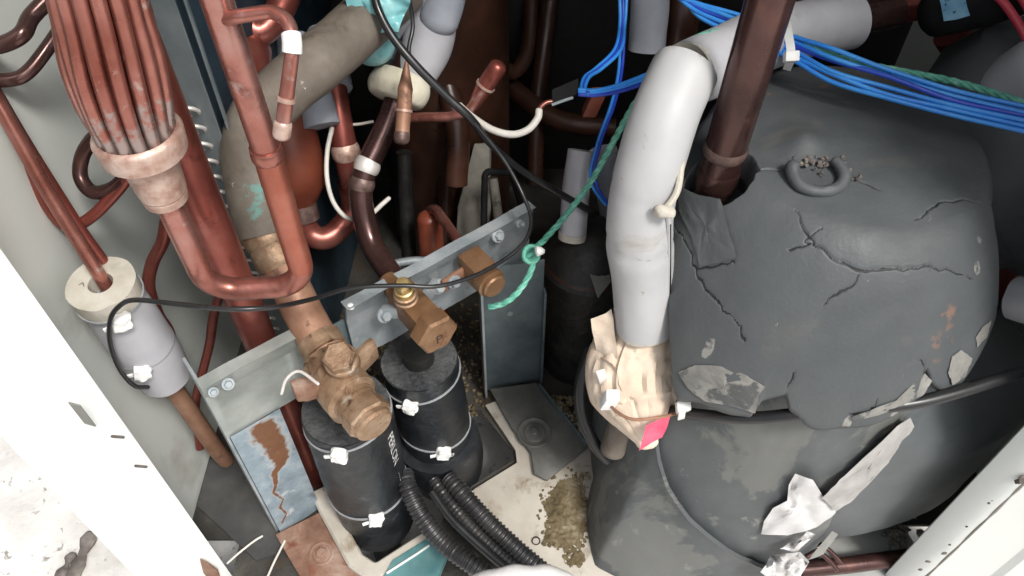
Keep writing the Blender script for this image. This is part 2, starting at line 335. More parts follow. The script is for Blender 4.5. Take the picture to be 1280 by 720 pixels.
def tie(c, axis, r, head, label, group='white cable ties', w=.0010, mat='white_plastic', hs=(.0060, .0062, .0042), tail=.007):
    """cable tie: strap round an axis plus a square head with its tail"""
    t = thing('cable_tie', label, 'cable tie', group); ax = V(axis).normalized(); hd = V(head); hd = (hd - ax * hd.dot(ax)).normalized(); sd = ax.cross(hd)
    bm = bmesh.new(); A = []; n = 40
    for k in range(n):
        an = 2 * math.pi * k / n; e = hd * math.cos(an) + sd * math.sin(an)
        A.append([bm.verts.new(V(c) + e * (r + o) + ax * s) for o, s in ((0, -w), (.0011, -w), (.0011, w), (0, w))])
    for k in range(n): skin(bm, A[k], A[(k + 1) % n])
    obj('strap', bm, 'nylon_clear', t)
    bm = bmesh.new(); box(bm, V(c) + hd * (r + hs[2] * .8), (ax + sd * .3, sd - ax * .3, hd), hs, .0022); bmesh.ops.subdivide_edges(bm, edges=bm.edges[:], cuts=2, use_grid_fill=True); rough(bm, .0022, 260, c[0] * 99)
    if tail: box(bm, V(c) + hd * (r + hs[2] * .8) + sd * (hs[1] + tail * .4) + ax * .0005, (ax, sd, hd), (.0016, tail * .5, .0008), .0003)
    obj('head', bm, mat, t); return t
def on_tube(u, v, p0, ax, r):
    """where the sight line through (u, v) meets a straight tube"""
    o = V((0, 0, H)) - p0; d = ray(u, v); o2 = o - ax * o.dot(ax); d2 = d - ax * d.dot(ax)
    a = d2.dot(d2); b = 2 * o2.dot(d2); c = o2.dot(o2) - r * r; q = max(0, b * b - 4 * a * c); return V((0, 0, H)) + d * ((-b - math.sqrt(q)) / (2 * a))
def tie_at(u, v, p0, ax, r, label, tilt=(0, 0, 0)):
    p = on_tube(u, v, p0, ax, r); c = p0 + ax * (p - p0).dot(ax); return tie(c, ax + V(tilt), r, p - c, label)
def text_mesh(s, size):
    cu = bpy.data.curves.new('t', 'FONT'); cu.body = s; cu.size = size; cu.resolution_u = 3; o = bpy.data.objects.new('t', cu); COL.objects.link(o)
    dg = bpy.context.evaluated_depsgraph_get(); me = bpy.data.meshes.new_from_object(o.evaluated_get(dg)); bm = bmesh.new(); bm.from_mesh(me)
    bpy.data.objects.remove(o); bpy.data.curves.remove(cu); bpy.data.meshes.remove(me); return bm
def bolt(name, c, n, r, h, mat, parent, hexa=True):
    bm = bmesh.new(); lathe(bm, V(c), n, [(-.002, r * 1.55), (0, r * 1.55), (.0008, r * 1.45)], 20); lathe(bm, V(c), n, [(.0006, r), (h * .8, r), (h, r * .82)], 6 if hexa else 16); return obj(name, bm, mat, parent, 25)

# ================================================================== setting: ground
bm = bmesh.new(); g = 60
for iy in range(g + 1):
    for ix in range(g + 1):
        x = -2.2 + 4.4 * ix / g; y = -1.6 + 4.4 * iy / g; bm.verts.new((x, y, -.10 + .004 * noise.noise(V((x * 9, y * 9, 0)))))
bm.verts.ensure_lookup_table()
for iy in range(g):
    for ix in range(g):
        a = iy * (g + 1) + ix; bm.faces.new([bm.verts[i] for i in (a, a + 1, a + g + 2, a + g + 1)])
tag(obj('ground', bm, 'concrete'), 'pale sunlit concrete ground outside the cabinet', None, kind='structure')
for k, (a, b_, wd) in enumerate((((112, 668), (92, 716), .009), ((88, 694), (72, 722), .006))):
    bm = bmesh.new(); p0, p1 = atz(*a, -.094), atz(*b_, -.094); P = [p0.lerp(p1, i / 8) + V((0, 0, .001 * math.sin(i))) for i in range(9)]
    sweep(bm, P, lambda f: wd * (.75 + .25 * math.sin(f * 9 + k)), 10, 'round'); rough(bm, .003, 120, k)
    for v in bm.verts: v.co.z = -.1 + (v.co.z + .1) * .6
    one('dark_stripe', bm, 'debris', ('longer dark strip standing in for a recessed joint in the concrete beside the white post', 'shorter dark strip standing in for a recessed joint in the concrete at the picture edge')[k], 'debris', 'dark stripes on the concrete')  # raised dark strips stand in for recessed joints in the concrete

# ================================================================== cabinet
cab = thing('outdoor_unit_casing', 'open white painted metal casing around the pipes and compressor', 'casing')
PY = .282
# left post: folded sheet
bm = bmesh.new()
loop = [(-.265, .2845), (-.267, .2815), (-.292, .277), (-.297, .2735), (-.301, .270), (-.323, .2635), (-.331, .2635), (-.336, .270), (-.336, .316), (-.332, .316), (-.332, .272), (-.327, .268), (-.320, .268), (-.300, .2745), (-.294, .281), (-.270, .2855)]
prism(bm, loop, -.085, .98, 1); lp = obj('post', bm, 'paint', cab, 30)
def postz(u, v, y): return aty(u, v, y)
bm = bmesh.new(); c = aty(103, 518, .2675); box(bm, c, ((1, -.3, 0), (.3, 1, 0), (0, 0, 1)), (.0042, .0005, .0125), .0002); obj('painted_slot', bm, 'card', lp)  # flush plate; the shaded recess is only a grey colour
for (u, v, y) in ((147, 546, .2765), (176, 583, .2775)):
    bm = bmesh.new(); c = aty(u, v, y); box(bm, c, ((1, -.2, .22), (.2, 1, 0), (-.22, 0, 1)), (.0052, .0008, .0009), .0003); obj('scratch', bm, 'debris', lp)
bm = bmesh.new(); P = [aty(u, v, .2772) for u, v in ((250, 700), (258, 704), (272, 714), (276, 726), (262, 726), (254, 716))]; plate(bm, P, .0016, nrm=(0.1, -1, .1)); obj('rust_spot', bm, 'rust', lp)
# walls
bm = bmesh.new(); prism(bm, [(-.3315, .3165), (-.316, .3165), (-.316, .86), (-.3315, .86)], -.003, .98); obj('side_wall', bm, 'paint_in', cab)
bm = bmesh.new(); prism(bm, [(-.3315, .862), (.49, .862), (.49, .876), (-.3315, .876)], -.003, .98); obj('back_wall', bm, 'paint_shade', cab)
bm = bmesh.new(); prism(bm, [(.478, .33), (.49, .33), (.49, .86), (.478, .86)], -.003, .98); obj('side_wall', bm, 'paint_in', cab)
loop = [(.3495, .2835), (.3475, .281), (.350, .2745), (.354, .269), (.3575, .2655), (.361, .2635), (.366, .262), (.400, .2515), (.404, .247), (.418, .243), (.49, .243), (.49, .328), (.486, .328), (.486, .247), (.42, .247), (.406, .251), (.402, .2555), (.366, .266), (.362, .268), (.356, .273), (.3525, .2805)]
bm = bmesh.new(); prism(bm, loop, -.085, .98, 1); rp = obj('post', bm, 'paint', cab, 30)
bm = bmesh.new(); sweep(bm, [V((.3632, .2632, z + .0)) + V((.0006 * noise.noise(V((z * 30, 0, 0))), 0, 0)) for z in [-.02 + .012 * k for k in range(34)]], lambda f: .0011, 8, 'round', rf=lambda f, s_, a: 1 + .8 * noise.noise(V((s_ * 60, 2, 0)))); obj('crease_dirt', bm, 'stone', rp)
for (u, v, s) in ((1160, 702, .0022), (1180, 692, .0017), (1187, 681, .0012), (1222, 665, .001), (1208, 658, .0014), (1240, 626, .001), (1236, 629, .0016), (1278, 600, .0045), (1150, 712, .0015)):
    c = aty(u, v, .2615 if v > 690 else .2625); bm = bmesh.new(); bmesh.ops.create_icosphere(bm, subdivisions=2, radius=s, matrix=Matrix.Translation(c)); rough(bm, s * .8, 300, u); 
    for q in bm.verts: q.co.y = c.y + (q.co.y - c.y) * .5
    obj('dirt_speck', bm, 'debris', rp)
bm = bmesh.new(); prism(bm, [(-.3315, .320), (.478, .331), (.478, .86), (-.3315, .86)], .92, .932); obj('unseen_deck', bm, 'paint_in', cab)  # out of view; height set by how much light it lets inside
# base pan with its two pipe openings
bm = bmesh.new()
def poly_edges(pts): vs = [bm.verts.new(p) for p in pts]; return [bm.edges.new((vs[i], vs[(i + 1) % len(vs)])) for i in range(len(vs))]
outer = [V(p) for p in ((-.264, .2625, 0), (.346, .2625, 0), (.346, .334, 0), (.484, .334, 0), (.484, .868, 0), (-.325, .868, 0), (-.325, .3195, 0), (-.264, .3195, 0))]
H1 = [atz(u, v, 0) for u, v in ((412, 610), (455, 695), (470, 706), (536, 672), (560, 640), (520, 575), (470, 570))]
H2 = [atz(u, v, 0) for u, v in ((600, 512), (640, 562), (643, 574), (592, 606), (562, 622), (520, 560), (545, 515))]
ed = poly_edges(outer) + poly_edges(H1) + poly_edges(H2); bmesh.ops.triangle_fill(bm, edges=ed, use_beauty=True, use_dissolve=False)
geo = bmesh.ops.extrude_face_region(bm, geom=bm.faces[:]); bmesh.ops.translate(bm, vec=(0, 0, -.004), verts=[e for e in geo['geom'] if isinstance(e, bmesh.types.BMVert)])
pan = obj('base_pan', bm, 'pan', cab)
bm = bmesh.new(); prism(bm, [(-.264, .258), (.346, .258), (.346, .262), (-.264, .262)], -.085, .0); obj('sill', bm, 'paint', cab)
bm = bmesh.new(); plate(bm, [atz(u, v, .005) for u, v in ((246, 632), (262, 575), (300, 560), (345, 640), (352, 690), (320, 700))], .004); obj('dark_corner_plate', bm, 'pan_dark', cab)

# ================================================================== plates on the base
bm = bmesh.new(); plate(bm, [atz(u, v, .008) for u, v in ((606, 506), (650, 490), (700, 500), (752, 560), (765, 640), (790, 730), (700, 735), (600, 655), (566, 634), (594, 610), (646, 578), (644, 562))], .006, .0012)
one('beige_base_plate', bm, 'beige', 'dirty beige base plate under the right bracket foot', 'plate')
bm = bmesh.new(); lathe(bm, atz(670, 676, .0085), (0, 0, 1), [(-.001, .0042), (.0004, .0044), (.0004, .0036), (-.0005, .003)], 20); one('plug_hole', bm, 'stamp', 'small dark round hole plug in the beige base plate', 'plug')
# raised lip round the first opening
t = thing('opening_lip', 'beige raised lip round the opening of the front black sleeve', 'lip')
bm = bmesh.new(); P = bend([atz(398, 612, .02), atz(408, 634, .02), atz(444, 700, .02), atz(468, 716, .02), atz(548, 664, .02)], .012)
F = frames(P); secs = []
for p, (u_, v_, t_) in zip(P, F):
    s = t_.cross(V((0, 0, 1))).normalized(); secs.append([bm.verts.new(p + s * a + V((0, 0, z))) for a, z in ((-.008, -.02), (-.008, -.001), (-.0065, .0005), (.006, .0005), (.008, -.002), (.008, -.02))])
for A, B in zip(secs[:-1], secs[1:]): skin(bm, A, B)
bm.faces.new(secs[0]); bm.faces.new(secs[-1]); obj('lip_wall', bm, 'beige', t)
bm = bmesh.new(); plate(bm, [atz(u, v, .0225) for u, v in ((476, 726), (490, 700), (548, 664), (560, 690), (545, 726))], .012, .0015); obj('teal_angle', bm, 'teal_metal', t)
bm = bmesh.new(); sweep(bm, [atz(484, 716, .0232), atz(520, 693, .0232), atz(536, 682, .0232)], .0012, 8, 'round'); obj('scratch_line', bm, 'white_plastic', t)
# mossy mud on the base plate
bm = bmesh.new()
for k in range(160):
    a = random.random() * 6.28; r_ = random.random() ** .6; u = 708 + 36 * r_ * math.cos(a); v = 640 + 58 * r_ * math.sin(a); p = atz(u, v, .008)
    s = random.uniform(.0007, .0022); bmesh.ops.create_icosphere(bm, subdivisions=1, radius=s, matrix=Matrix.Translation(p) @ Matrix.Diagonal((1, 1, .6, 1)))
for k in range(200):
    u = random.uniform(684, 722); v = random.uniform(495, 540); p = atz(u, v, .008); bmesh.ops.create_icosphere(bm, subdivisions=1, radius=random.uniform(.001, .003), matrix=Matrix.Translation(p))
gm = 90; mv = {}
for j in range(gm + 1):
    for i in range(gm + 1):
        u = 655 + 110 * i / gm; v = 575 + 150 * j / gm; p = atz(u, v, .0082); f_ = 1 - ((u - 712) / 34) ** 2 - ((v - 645) / 58) ** 2 + .75 * noise.noise(p * 55) + .4 * noise.noise(p * 190)
        if f_ > .1: mv[(i, j)] = bm.verts.new(p + V((0, 0, .0002 + .0010 * min(f_ - .1, .8) + .0007 * noise.noise(p * 400))))
for (i, j) in list(mv):
    q = [(i, j), (i + 1, j), (i + 1, j + 1), (i, j + 1)]
    if all(k in mv for k in q): bm.faces.new([mv[k] for k in q])
bmesh.ops.delete(bm, geom=[v for v in bm.verts if not v.link_faces], context='VERTS')
rough(bm, .0016, 300); tag(obj('mossy_mud', bm, 'mud'), 'crumbly olive brown mud and moss on the base plate', 'mud', kind='stuff')
bm = bmesh.new()
for k in range(700):
    u = random.choice((random.uniform(420, 520), random.uniform(560, 660))); v = random.uniform(395, 500)
    if u > 540: v = random.uniform(380, 520)
    bmesh.ops.create_icosphere(bm, subdivisions=1, radius=random.uniform(.0008, .003), matrix=Matrix.Translation(atz(u, v, .001)))
rough(bm, .0015, 300); tag(obj('floor_grit', bm, 'mud'), 'scattered dirt and grit on the dark cabinet floor', 'grit', kind='stuff')

for k, q in enumerate((((284, 704), (300, 690), (318, 676), (328, 670)), ((334, 722), (342, 704), (350, 688), (356, 676)))):
    bm = bmesh.new(); sweep(bm, cr([atz(u, v, .012) for u, v in q], 6), .0011, 8, 'round'); one('thin_stick', bm, 'cream_wire', ('left thin pale stick on the floor beside the left post', 'right thin pale stick on the floor beside the rusty foot')[k], 'stick')
# ================================================================== coil end plate behind the headers
t = thing('coil_end_plate', 'dark blue coil end plate with grey flange and bright tube ends', 'coil plate')
bm = bmesh.new(); prism(bm, [(-.240, .470), (-.212, .462), (-.2115, .4635), (-.2395, .4715)], 0, .66); fl = obj('flange', bm, 'plate_edge', t)
bm = bmesh.new(); prism(bm, [(-.2118, .4645), (-.196, .80), (-.199, .80), (-.2148, .4655)], 0, .66); obj('plate_face', bm, 'plate_blue', t)
bm = bmesh.new(); prism(bm, [(-.205, .4605), (-.2035, .4605), (-.2035, .4635), (-.205, .4635)], .02, .64); obj('crease', bm, 'plate_edge', t)
for k in range(19):
    z = .115 + k * .0158; c = V((-.2290, .4655, z)); bm = bmesh.new()
    P = [c + V((.0066 * math.cos(a), -.004 * math.sin(a) - .001, .0062 * math.sin(a))) for a in [math.pi * 2 * i / 16 for i in range(17)]]
    sweep(bm, P, .0015, 8, None); obj('tube_end', bm, 'alu', t)

# ================================================================== compressor
CX, CY = .234, .435
comp = thing('compressor', 'large compressor drum wrapped in cracked dark grey rubber', 'compressor')
def hcap(r): return .404 - .009 * (r / .1) ** 2 - .090 * (max(0, r - .085) / .067) ** 1.8
def oncap(u, v):
    d = ray(u, v); best = None
    for k in range(700):
        p = V((0, 0, H)) + d * (.35 + k * .0005); g_ = p.z - hcap(math.hypot(p.x - CX, p.y - CY))
        if best is None or g_ < best[0]: best = (g_, p)
        if g_ <= 0: break
    return best[1]
OUT = [(842, 470), (850, 492), (880, 500), (915, 512), (940, 518), (954, 498), (985, 488), (990, 505), (1012, 524), (1040, 530), (1085, 527), (1120, 516), (1144, 500), (1150, 480), (1158, 462), (1166, 478), (1196, 486), (1214, 462), (1242, 404), (1232, 380), (1219, 348), (1228, 310), (1232, 262), (1228, 215), (1212, 168), (1180, 128), (1130, 98), (1060, 82), (990, 84), (925, 108), (885, 140), (858, 180), (845, 230), (838, 300), (838, 400)]
op = [oncap(*q) for q in OUT]; pol = [(math.atan2(p.y - CY, p.x - CX), math.hypot(p.x - CX, p.y - CY)) for p in op]
pol = sorted([q for q in pol if q[0] > R(135) or q[0] < R(-60)] + [(R(a), r) for a, r in ((-53, .142), (-48, .136), (-43, .108), (-36, .096), (-20, .093), (0, .092), (25, .093), (50, .095), (75, .097), (100, .099), (120, .102))])
tha = np.array([a for a, r in pol]); rra = np.array([r for a, r in pol]); tha = np.concatenate([tha - 2 * math.pi, tha, tha + 2 * math.pi]); rra = np.tile(rra, 3)
NT, NR = 1100, 210
CR = [[(1028, 285), (1005, 303), (1022, 308), (1042, 325), (1078, 340), (1105, 338), (1145, 334), (1190, 340), (1216, 350)], [(1076, 342), (1064, 358), (1042, 368), (1030, 382)], [(1144, 275), (1160, 264), (1176, 252), (1205, 250), (1226, 256)], [(1018, 304), (1000, 308), (985, 312)], [(995, 262), (1003, 285), (1012, 296), (1020, 303)],
      [(843, 278), (858, 305), (872, 345), (885, 365), (905, 388), (925, 412)], [(870, 337), (890, 332), (920, 328)], [(1145, 455), (1158, 468), (1162, 480)], [(985, 486), (990, 470), (996, 462)], [(925, 412), (930, 428)], [(1040, 205), (1085, 232), (1100, 238)], [(915, 208), (950, 213), (985, 212)], [(1085, 520), (1098, 500)]]
segs = []
for c in CR:
    q = [oncap(*p) for p in c]
    dp = []
    for a, b in zip(q[:-1], q[1:]):
        for k in range(5): dp.append(a.lerp(b, k / 5))
    dp.append(q[-1]); dp = [V((p.x + .0016 * noise.noise(p * 260), p.y + .0016 * noise.noise(p * 260 + V((9, 9, 9))), 0)) for p in dp]
    for k, (a, b) in enumerate(zip(dp[:-1], dp[1:])): segs.append((a.x, a.y, b.x, b.y, min(1, .35 + 1.6 * min(k + 1, len(dp) - k) / len(dp))))
th = np.linspace(-math.pi, math.pi, NT, endpoint=False); Rt = np.interp(th, tha, rra)
Rt = Rt * (1 + .008 * np.array([noise.noise(V((math.cos(a) * 9, math.sin(a) * 9, 1))) for a in th]))
fr = np.linspace(0, 1, NR + 1)[1:] ** .85
XX = (fr[:, None] * Rt[None, :] * np.cos(th)[None, :]).ravel() + CX; YY = (fr[:, None] * Rt[None, :] * np.sin(th)[None, :]).ravel() + CY
dist = np.full(XX.shape, 1e3); wdt = np.ones(XX.shape)
for (ax_, ay_, bx_, by_, wd) in segs:
    dx, dy = bx_ - ax_, by_ - ay_; L2 = dx * dx + dy * dy + 1e-12; tt = np.clip(((XX - ax_) * dx + (YY - ay_) * dy) / L2, 0, 1); dd = np.hypot(XX - ax_ - tt * dx, YY - ay_ - tt * dy) / wd
    k = dd < dist; dist[k] = dd[k]
rad = np.hypot(XX - CX, YY - CY); ZZ = np.array([hcap(r) for r in rad])
frr = np.repeat(fr, NT)
low = np.array([noise.noise(V((x * 26, y * 26, 0))) for x, y in zip(XX, YY)]); med = np.array([noise.noise(V((x * 70, y * 70, 3))) for x, y in zip(XX, YY)])
ZZ = ZZ + .0018 * low + .0005 * med
side = np.array([noise.cell(V((x * 14, y * 14, 5))) for x, y in zip(XX, YY)])
ZZ -= .0016 * np.clip(1.2 - dist / .0007, 0, 1)
pho = oncap(901, 216); hd_ = np.hypot(XX - pho.x, (YY - pho.y) * .95) + .004 * np.array([noise.noise(V((x * 130, y * 130, 8))) for x, y in zip(XX, YY)])
ZZ -= .030 * np.clip((.0225 - hd_) / .003, 0, 1)      # torn hole round the discharge port; its shade is also painted near black
# slumped edge
ZZ -= .004 * np.clip((frr - .93) / .07, 0, 1) ** 2
# blister near the lifting lug
for (u, v, s, h_) in ((1004, 182, .016, .008), (1150, 470, .02, .006), (905, 470, .03, .004)):
    p = oncap(u, v); ZZ += h_ * np.exp(-((XX - p.x) ** 2 + (YY - p.y) ** 2) / (s * s) * 1.5)
peel = np.zeros(XX.shape)
for (u, v, s) in ((1224, 300, .0022), (1221, 335, .003), (885, 438, .0035), (1120, 514, .003), (1060, 530, .003)):
    p = oncap(u, v); peel = np.maximum(peel, 1.1 * np.exp(-((XX - p.x) ** 2 + (YY - p.y) ** 2) / (s * s)))
peel = np.clip(peel, 0, .52)
rustm = np.zeros(XX.shape)
for (u, v, s) in ((878, 318, .006), (892, 312, .006), (900, 308, .004), (1185, 400, .014), (1170, 430, .012), (1000, 112, .014), (1030, 110, .012), (965, 118, .010)):
    p = oncap(u, v); rustm = np.maximum(rustm, .47 * np.exp(-((XX - p.x) ** 2 + (YY - p.y) ** 2) / (s * s)))
verts = [(CX, CY, hcap(0))] + list(zip(XX.tolist(), YY.tolist(), ZZ.tolist())); faces = [(0, 1 + k, 1 + (k + 1) % NT) for k in range(NT)]
for r_ in range(NR - 1):
    a = 1 + r_ * NT
    for k in range(NT): k2 = (k + 1) % NT; faces.append((a + k, a + NT + k, a + NT + k2, a + k2))
nb = len(verts); e0 = 1 + (NR - 1) * NT
for k in range(NT): x, y, z = verts[e0 + k]; verts.append((CX + (x - CX) * .995, CY + (y - CY) * .995, z - .005))
for k in range(NT): x, y, z = verts[e0 + k]; verts.append((CX + (x - CX) * .93, CY + (y - CY) * .93, z - .0035))
for k in range(NT):
    k2 = (k + 1) % NT; faces.append((e0 + k, nb + k, nb + k2, e0 + k2)); faces.append((nb + k, nb + NT + k, nb + NT + k2, nb + k2))
me = bpy.data.meshes.new('jacket_cap'); me.from_pydata(verts, [], faces); me.update()
for an, arr in (('peel', peel), ('rustmark', rustm), ('crack_hole_shade', np.maximum(np.clip(1.2 * (1.25 - dist / .00062), 0, .9), .8 * np.clip((.0215 - hd_) / .002, 0, 1)))):
    at_ = me.attributes.new(an, 'FLOAT', 'POINT'); full = np.zeros(len(verts)); full[1:1 + len(arr)] = arr
    if an == 'peel': full[nb:] = .3
    at_.data.foreach_set('value', full.astype(np.float32))
for p in me.polygons: p.use_smooth = True
me.materials.append(M['jacket']); capo = bpy.data.objects.new('jacket_cap', me); COL.objects.link(capo); capo.parent = comp
# body: smooth inner wrap
bm = bmesh.new(); lathe(bm, V((CX, CY, 0)), (0, 0, 1), [(0, .108), (.02, .112), (.30, .112), (.34, .10), (.37, .06)], 72); obj('shell', bm, 'vessel_black', comp)
bm = bmesh.new(); prev = None
for j in range(31):
    f = j / 30; A_ = []
    for i in range(120):
        a = 2 * math.pi * i / 120; da = (a - R(-14) + math.pi) % (2 * math.pi) - math.pi
        r_ = .1325 + .080 * math.exp(-(da / R(40)) ** 2) * min(1, (1 - f) * 2.2 + .35) - .022 * max(0, f - .8) / .2 + .002 * noise.noise(V((math.cos(a) * 3, math.sin(a) * 3, f * 4)))
        z_ = .004 + .286 * f * (1 - .14 * math.exp(-(da / R(60)) ** 2))
        if abs(da) < R(70): z_ = max(z_, .075 * math.cos(da / R(70) * math.pi / 2) ** .6 + .004 * noise.noise(V((a * 30, 1, 1))) + .175 * f)
        A_.append(bm.verts.new((CX + r_ * math.cos(a), CY + r_ * math.sin(a), z_)))
    if prev: skin(bm, prev, A_)
    prev = A_
bmesh.ops.solidify(bm, geom=bm.faces[:], thickness=.004); obj('inner_wrap', bm, 'wrap_plain', comp)
# outer wrap: sheet round the front with a torn right edge and an overlap seam
def cyl(u, v, r):
    d = ray(u, v); ox, oy = -CX, -CY; a = d.x ** 2 + d.y ** 2; b = 2 * (d.x * ox + d.y * oy); c = ox * ox + oy * oy - r * r; q = b * b - 4 * a * c
    t = (-b - math.sqrt(max(q, 0))) / (2 * a); return V((0, 0, H)) + d * t
FA = np.radians([-200, -180, -160, -137, -120, -100, -80, -60, 0]); FR = np.array([.144, .147, .160, .214, .197, .176, .170, .165, .16])
def flare(a, z): return (float(np.interp(a, FA, FR)) - .142) * max(0, 1 - z / .225) ** 1.15
def rwrap(a, z, r0=.1385): return r0 + flare(a, z) - .018 * max(0, (z - .215) / .055) ** 1.5
def onwrap(u, v, r0=.1385):
    d = ray(u, v); best = None
    for k in range(900):
        p = V((0, 0, H)) + d * (.40 + k * .0005); a = math.atan2(p.y - CY, p.x - CX); a = a - 2 * math.pi if a > math.pi * .9 else a; g_ = math.hypot(p.x - CX, p.y - CY) - rwrap(a, p.z, r0)
        if best is None or g_ < best[0]: best = (g_, p, .40 + k * .0005, a)
        if g_ <= 0: break
    return best
def angz(u, v, r=.1385): b = onwrap(u, v, r); return b[3], b[1].z
def wrap_sheet(name, a_lo, a_hi, r0, th, mat, nseg=150, nz=70, ztop=.268, zbot=.002, peelpts=(), r_of=None):
    """curved sheet; a_lo / a_hi are functions of z giving its two side edges"""
    vs, fs, pl = [], [], []
    for side_ in (0, 1):
        for j in range(nz + 1):
            z = zbot + (ztop - zbot) * j / nz
            for i in range(nseg + 1):
                f = i / nseg; a = a_lo(z) * (1 - f) + a_hi(z) * f; r = rwrap(a, z, r0) + .0028 * noise.noise(V((a * 4, z * 16, r0 * 90))) + .0006 * noise.noise(V((a * 16, z * 70, 2)))
                if r_of: r += r_of(a, z, f)
                if side_: r -= th
                vs.append((CX + r * math.cos(a), CY + r * math.sin(a), z)); pv = 0
                for (pa, pz, ps) in peelpts: pv = max(pv, math.exp(-(((a - pa) * r0) ** 2 + (z - pz) ** 2) / ps ** 2))
                pl.append(min(.62, pv * 1.1))
    W = nseg + 1; N = W * (nz + 1)
    for j in range(nz):
        for i in range(nseg): a = j * W + i; fs.append((a, a + 1, a + W + 1, a + W)); fs.append((N + a, N + a + W, N + a + W + 1, N + a + 1))
    for j in range(nz): a = j * W; fs.append((a, a + W, N + a + W, N + a)); a += nseg; fs.append((a, N + a, N + a + W, a + W))
    for i in range(nseg): a = i; fs.append((a, N + a, N + a + 1, a + 1)); a = nz * W + i; fs.append((a, a + 1, N + a + 1, N + a))
    me = bpy.data.meshes.new(name); me.from_pydata(vs, [], fs); at_ = me.attributes.new('peel', 'FLOAT', 'POINT'); at_.data.foreach_set('value', np.array(pl, np.float32))
    for p in me.polygons: p.use_smooth = True
    me.set_sharp_from_angle(angle=R(50)); me.materials.append(M[mat]); o = bpy.data.objects.new(name, me); COL.objects.link(o); o.parent = comp; return o
te = sorted([(z, a) for a, z in [angz(*q) for q in ((1142, 528), (1138, 545), (1112, 572), (1085, 600), (1062, 620), (1045, 640), (1030, 670), (1010, 700), (985, 715))]])
tz = [z for z, a in te]; ta = [a for z, a in te]
def torn(z): return float(np.interp(z, tz, ta)) + .012 * noise.noise(V((z * 260, 3, 0)))
pk = [(a, z, s) for (a, z), s in zip([angz(*q) for q in ((985, 555), (1000, 575), (1060, 545), (1095, 545), (1120, 540), (1050, 560), (965, 620), (1075, 580))], (.012, .009, .010, .012, .014, .008, .006, .01))]
wrap_sheet('outer_wrap', lambda z: -math.pi * 1.02, torn, .1385, .004, 'wrap', peelpts=[q for q in pk[4:5]])
se = sorted([(z, a) for a, z in [angz(*q, .1445) for q in ((822, 540), (826, 575), (838, 610), (862, 645), (905, 680), (960, 712), (1000, 735))]])
sz = [z for z, a in se]; sa = [a for z, a in se]
wrap_sheet('flap', lambda z: -math.pi * 1.03, lambda z: float(np.interp(z, sz, sa)), .1445, .004, 'wrap', nseg=90, r_of=lambda a, z, f: .003 * max(0, (f - .85) / .15) ** 2)
# lifting lug under the sheet
bm = bmesh.new(); c = oncap(1020, 222); n_ = V((0, -.25, .97)).normalized(); P = []
for k in range(25):
    a = R(150) + R(250) * k / 24; P.append(c + V((1, 0, 0)) * (.0165 * math.cos(a)) + V((0, .85, .25)) * (.0165 * math.sin(a)) + V((0, 0, .004)))
sweep(bm, P, .0040, 12, 'round'); rough(bm, .0018, 90); obj('lifting_lug', bm, 'jacket', comp)
bm = bmesh.new()
for k in range(55):
    u = random.gauss(1026, 22); v = 208 + .12 * (u - 1022) + random.gauss(0, 5)
    if u > 1050: v += (u - 1050) * .8
    bmesh.ops.create_icosphere(bm, subdivisions=1, radius=random.uniform(.0005, .0018), matrix=Matrix.Translation(oncap(u, v) + V((0, 0, .0028))))
rough(bm, .002, 400); o = obj('crumbs', bm, 'debris', comp); o['kind'] = 'stuff'
# loose patch under the discharge pipe
def cap_patch(pg, off, mat, name, amp=.0015, th=.003):
    """loose piece of sheet lying on the cap"""
    bm = bmesh.new(); cu = sum(p[0] for p in pg) / len(pg); cv = sum(p[1] for p in pg) / len(pg); prev = None; cen = bm.verts.new(oncap(cu, cv) + V((0, 0, off))); pd = []
    for k in range(len(pg)):
        a_, b_ = pg[k], pg[(k + 1) % len(pg)]
        for q in range(6): pd.append((a_[0] + (b_[0] - a_[0]) * q / 6 + 1.6 * noise.noise(V((k * 2.7 + q * .6, cu, 1))), a_[1] + (b_[1] - a_[1]) * q / 6 + 1.6 * noise.noise(V((k * 2.7 + q * .6, cv, 7)))))
    for j in range(1, 10):
        A_ = [bm.verts.new(oncap(cu + (u - cu) * j / 9, cv + (v - cv) * j / 9) + V((0, 0, off + amp * noise.noise(V((u * .03, v * .03, j * .3)))))) for u, v in pd]
        if prev: skin(bm, prev, A_)
        else:
            for k in range(len(A_)): bm.faces.new((cen, A_[k], A_[(k + 1) % len(A_)]))
        prev = A_
    bmesh.ops.solidify(bm, geom=bm.faces[:], thickness=th); return obj(name, bm, mat, comp)
cap_patch([(846, 236), (872, 246), (900, 252), (908, 285), (919, 326), (896, 332), (874, 337), (864, 300), (848, 268)], .0028, 'jacket', 'loose_patch')
cap_patch([(846, 470), (868, 461), (900, 462), (928, 472), (954, 488), (946, 500), (942, 521), (915, 513), (880, 504), (858, 490)], .0040, 'peeled', 'peeled_flap', .003)
cap_patch([(1142, 486), (1152, 470), (1163, 480), (1152, 496), (1128, 512), (1090, 524), (1064, 530), (1062, 525), (1100, 514), (1130, 500)], .0030, 'peeled', 'peeled_flap', .002)
cap_patch([(1188, 448), (1200, 440), (1214, 450), (1206, 472), (1190, 484), (1184, 468)], .0018, 'peeled', 'peeled_flap', .001, .002)
cap_patch([(1226, 412), (1238, 402), (1232, 424), (1220, 436), (1218, 424)], .0018, 'peeled', 'peeled_flap', .001, .002)

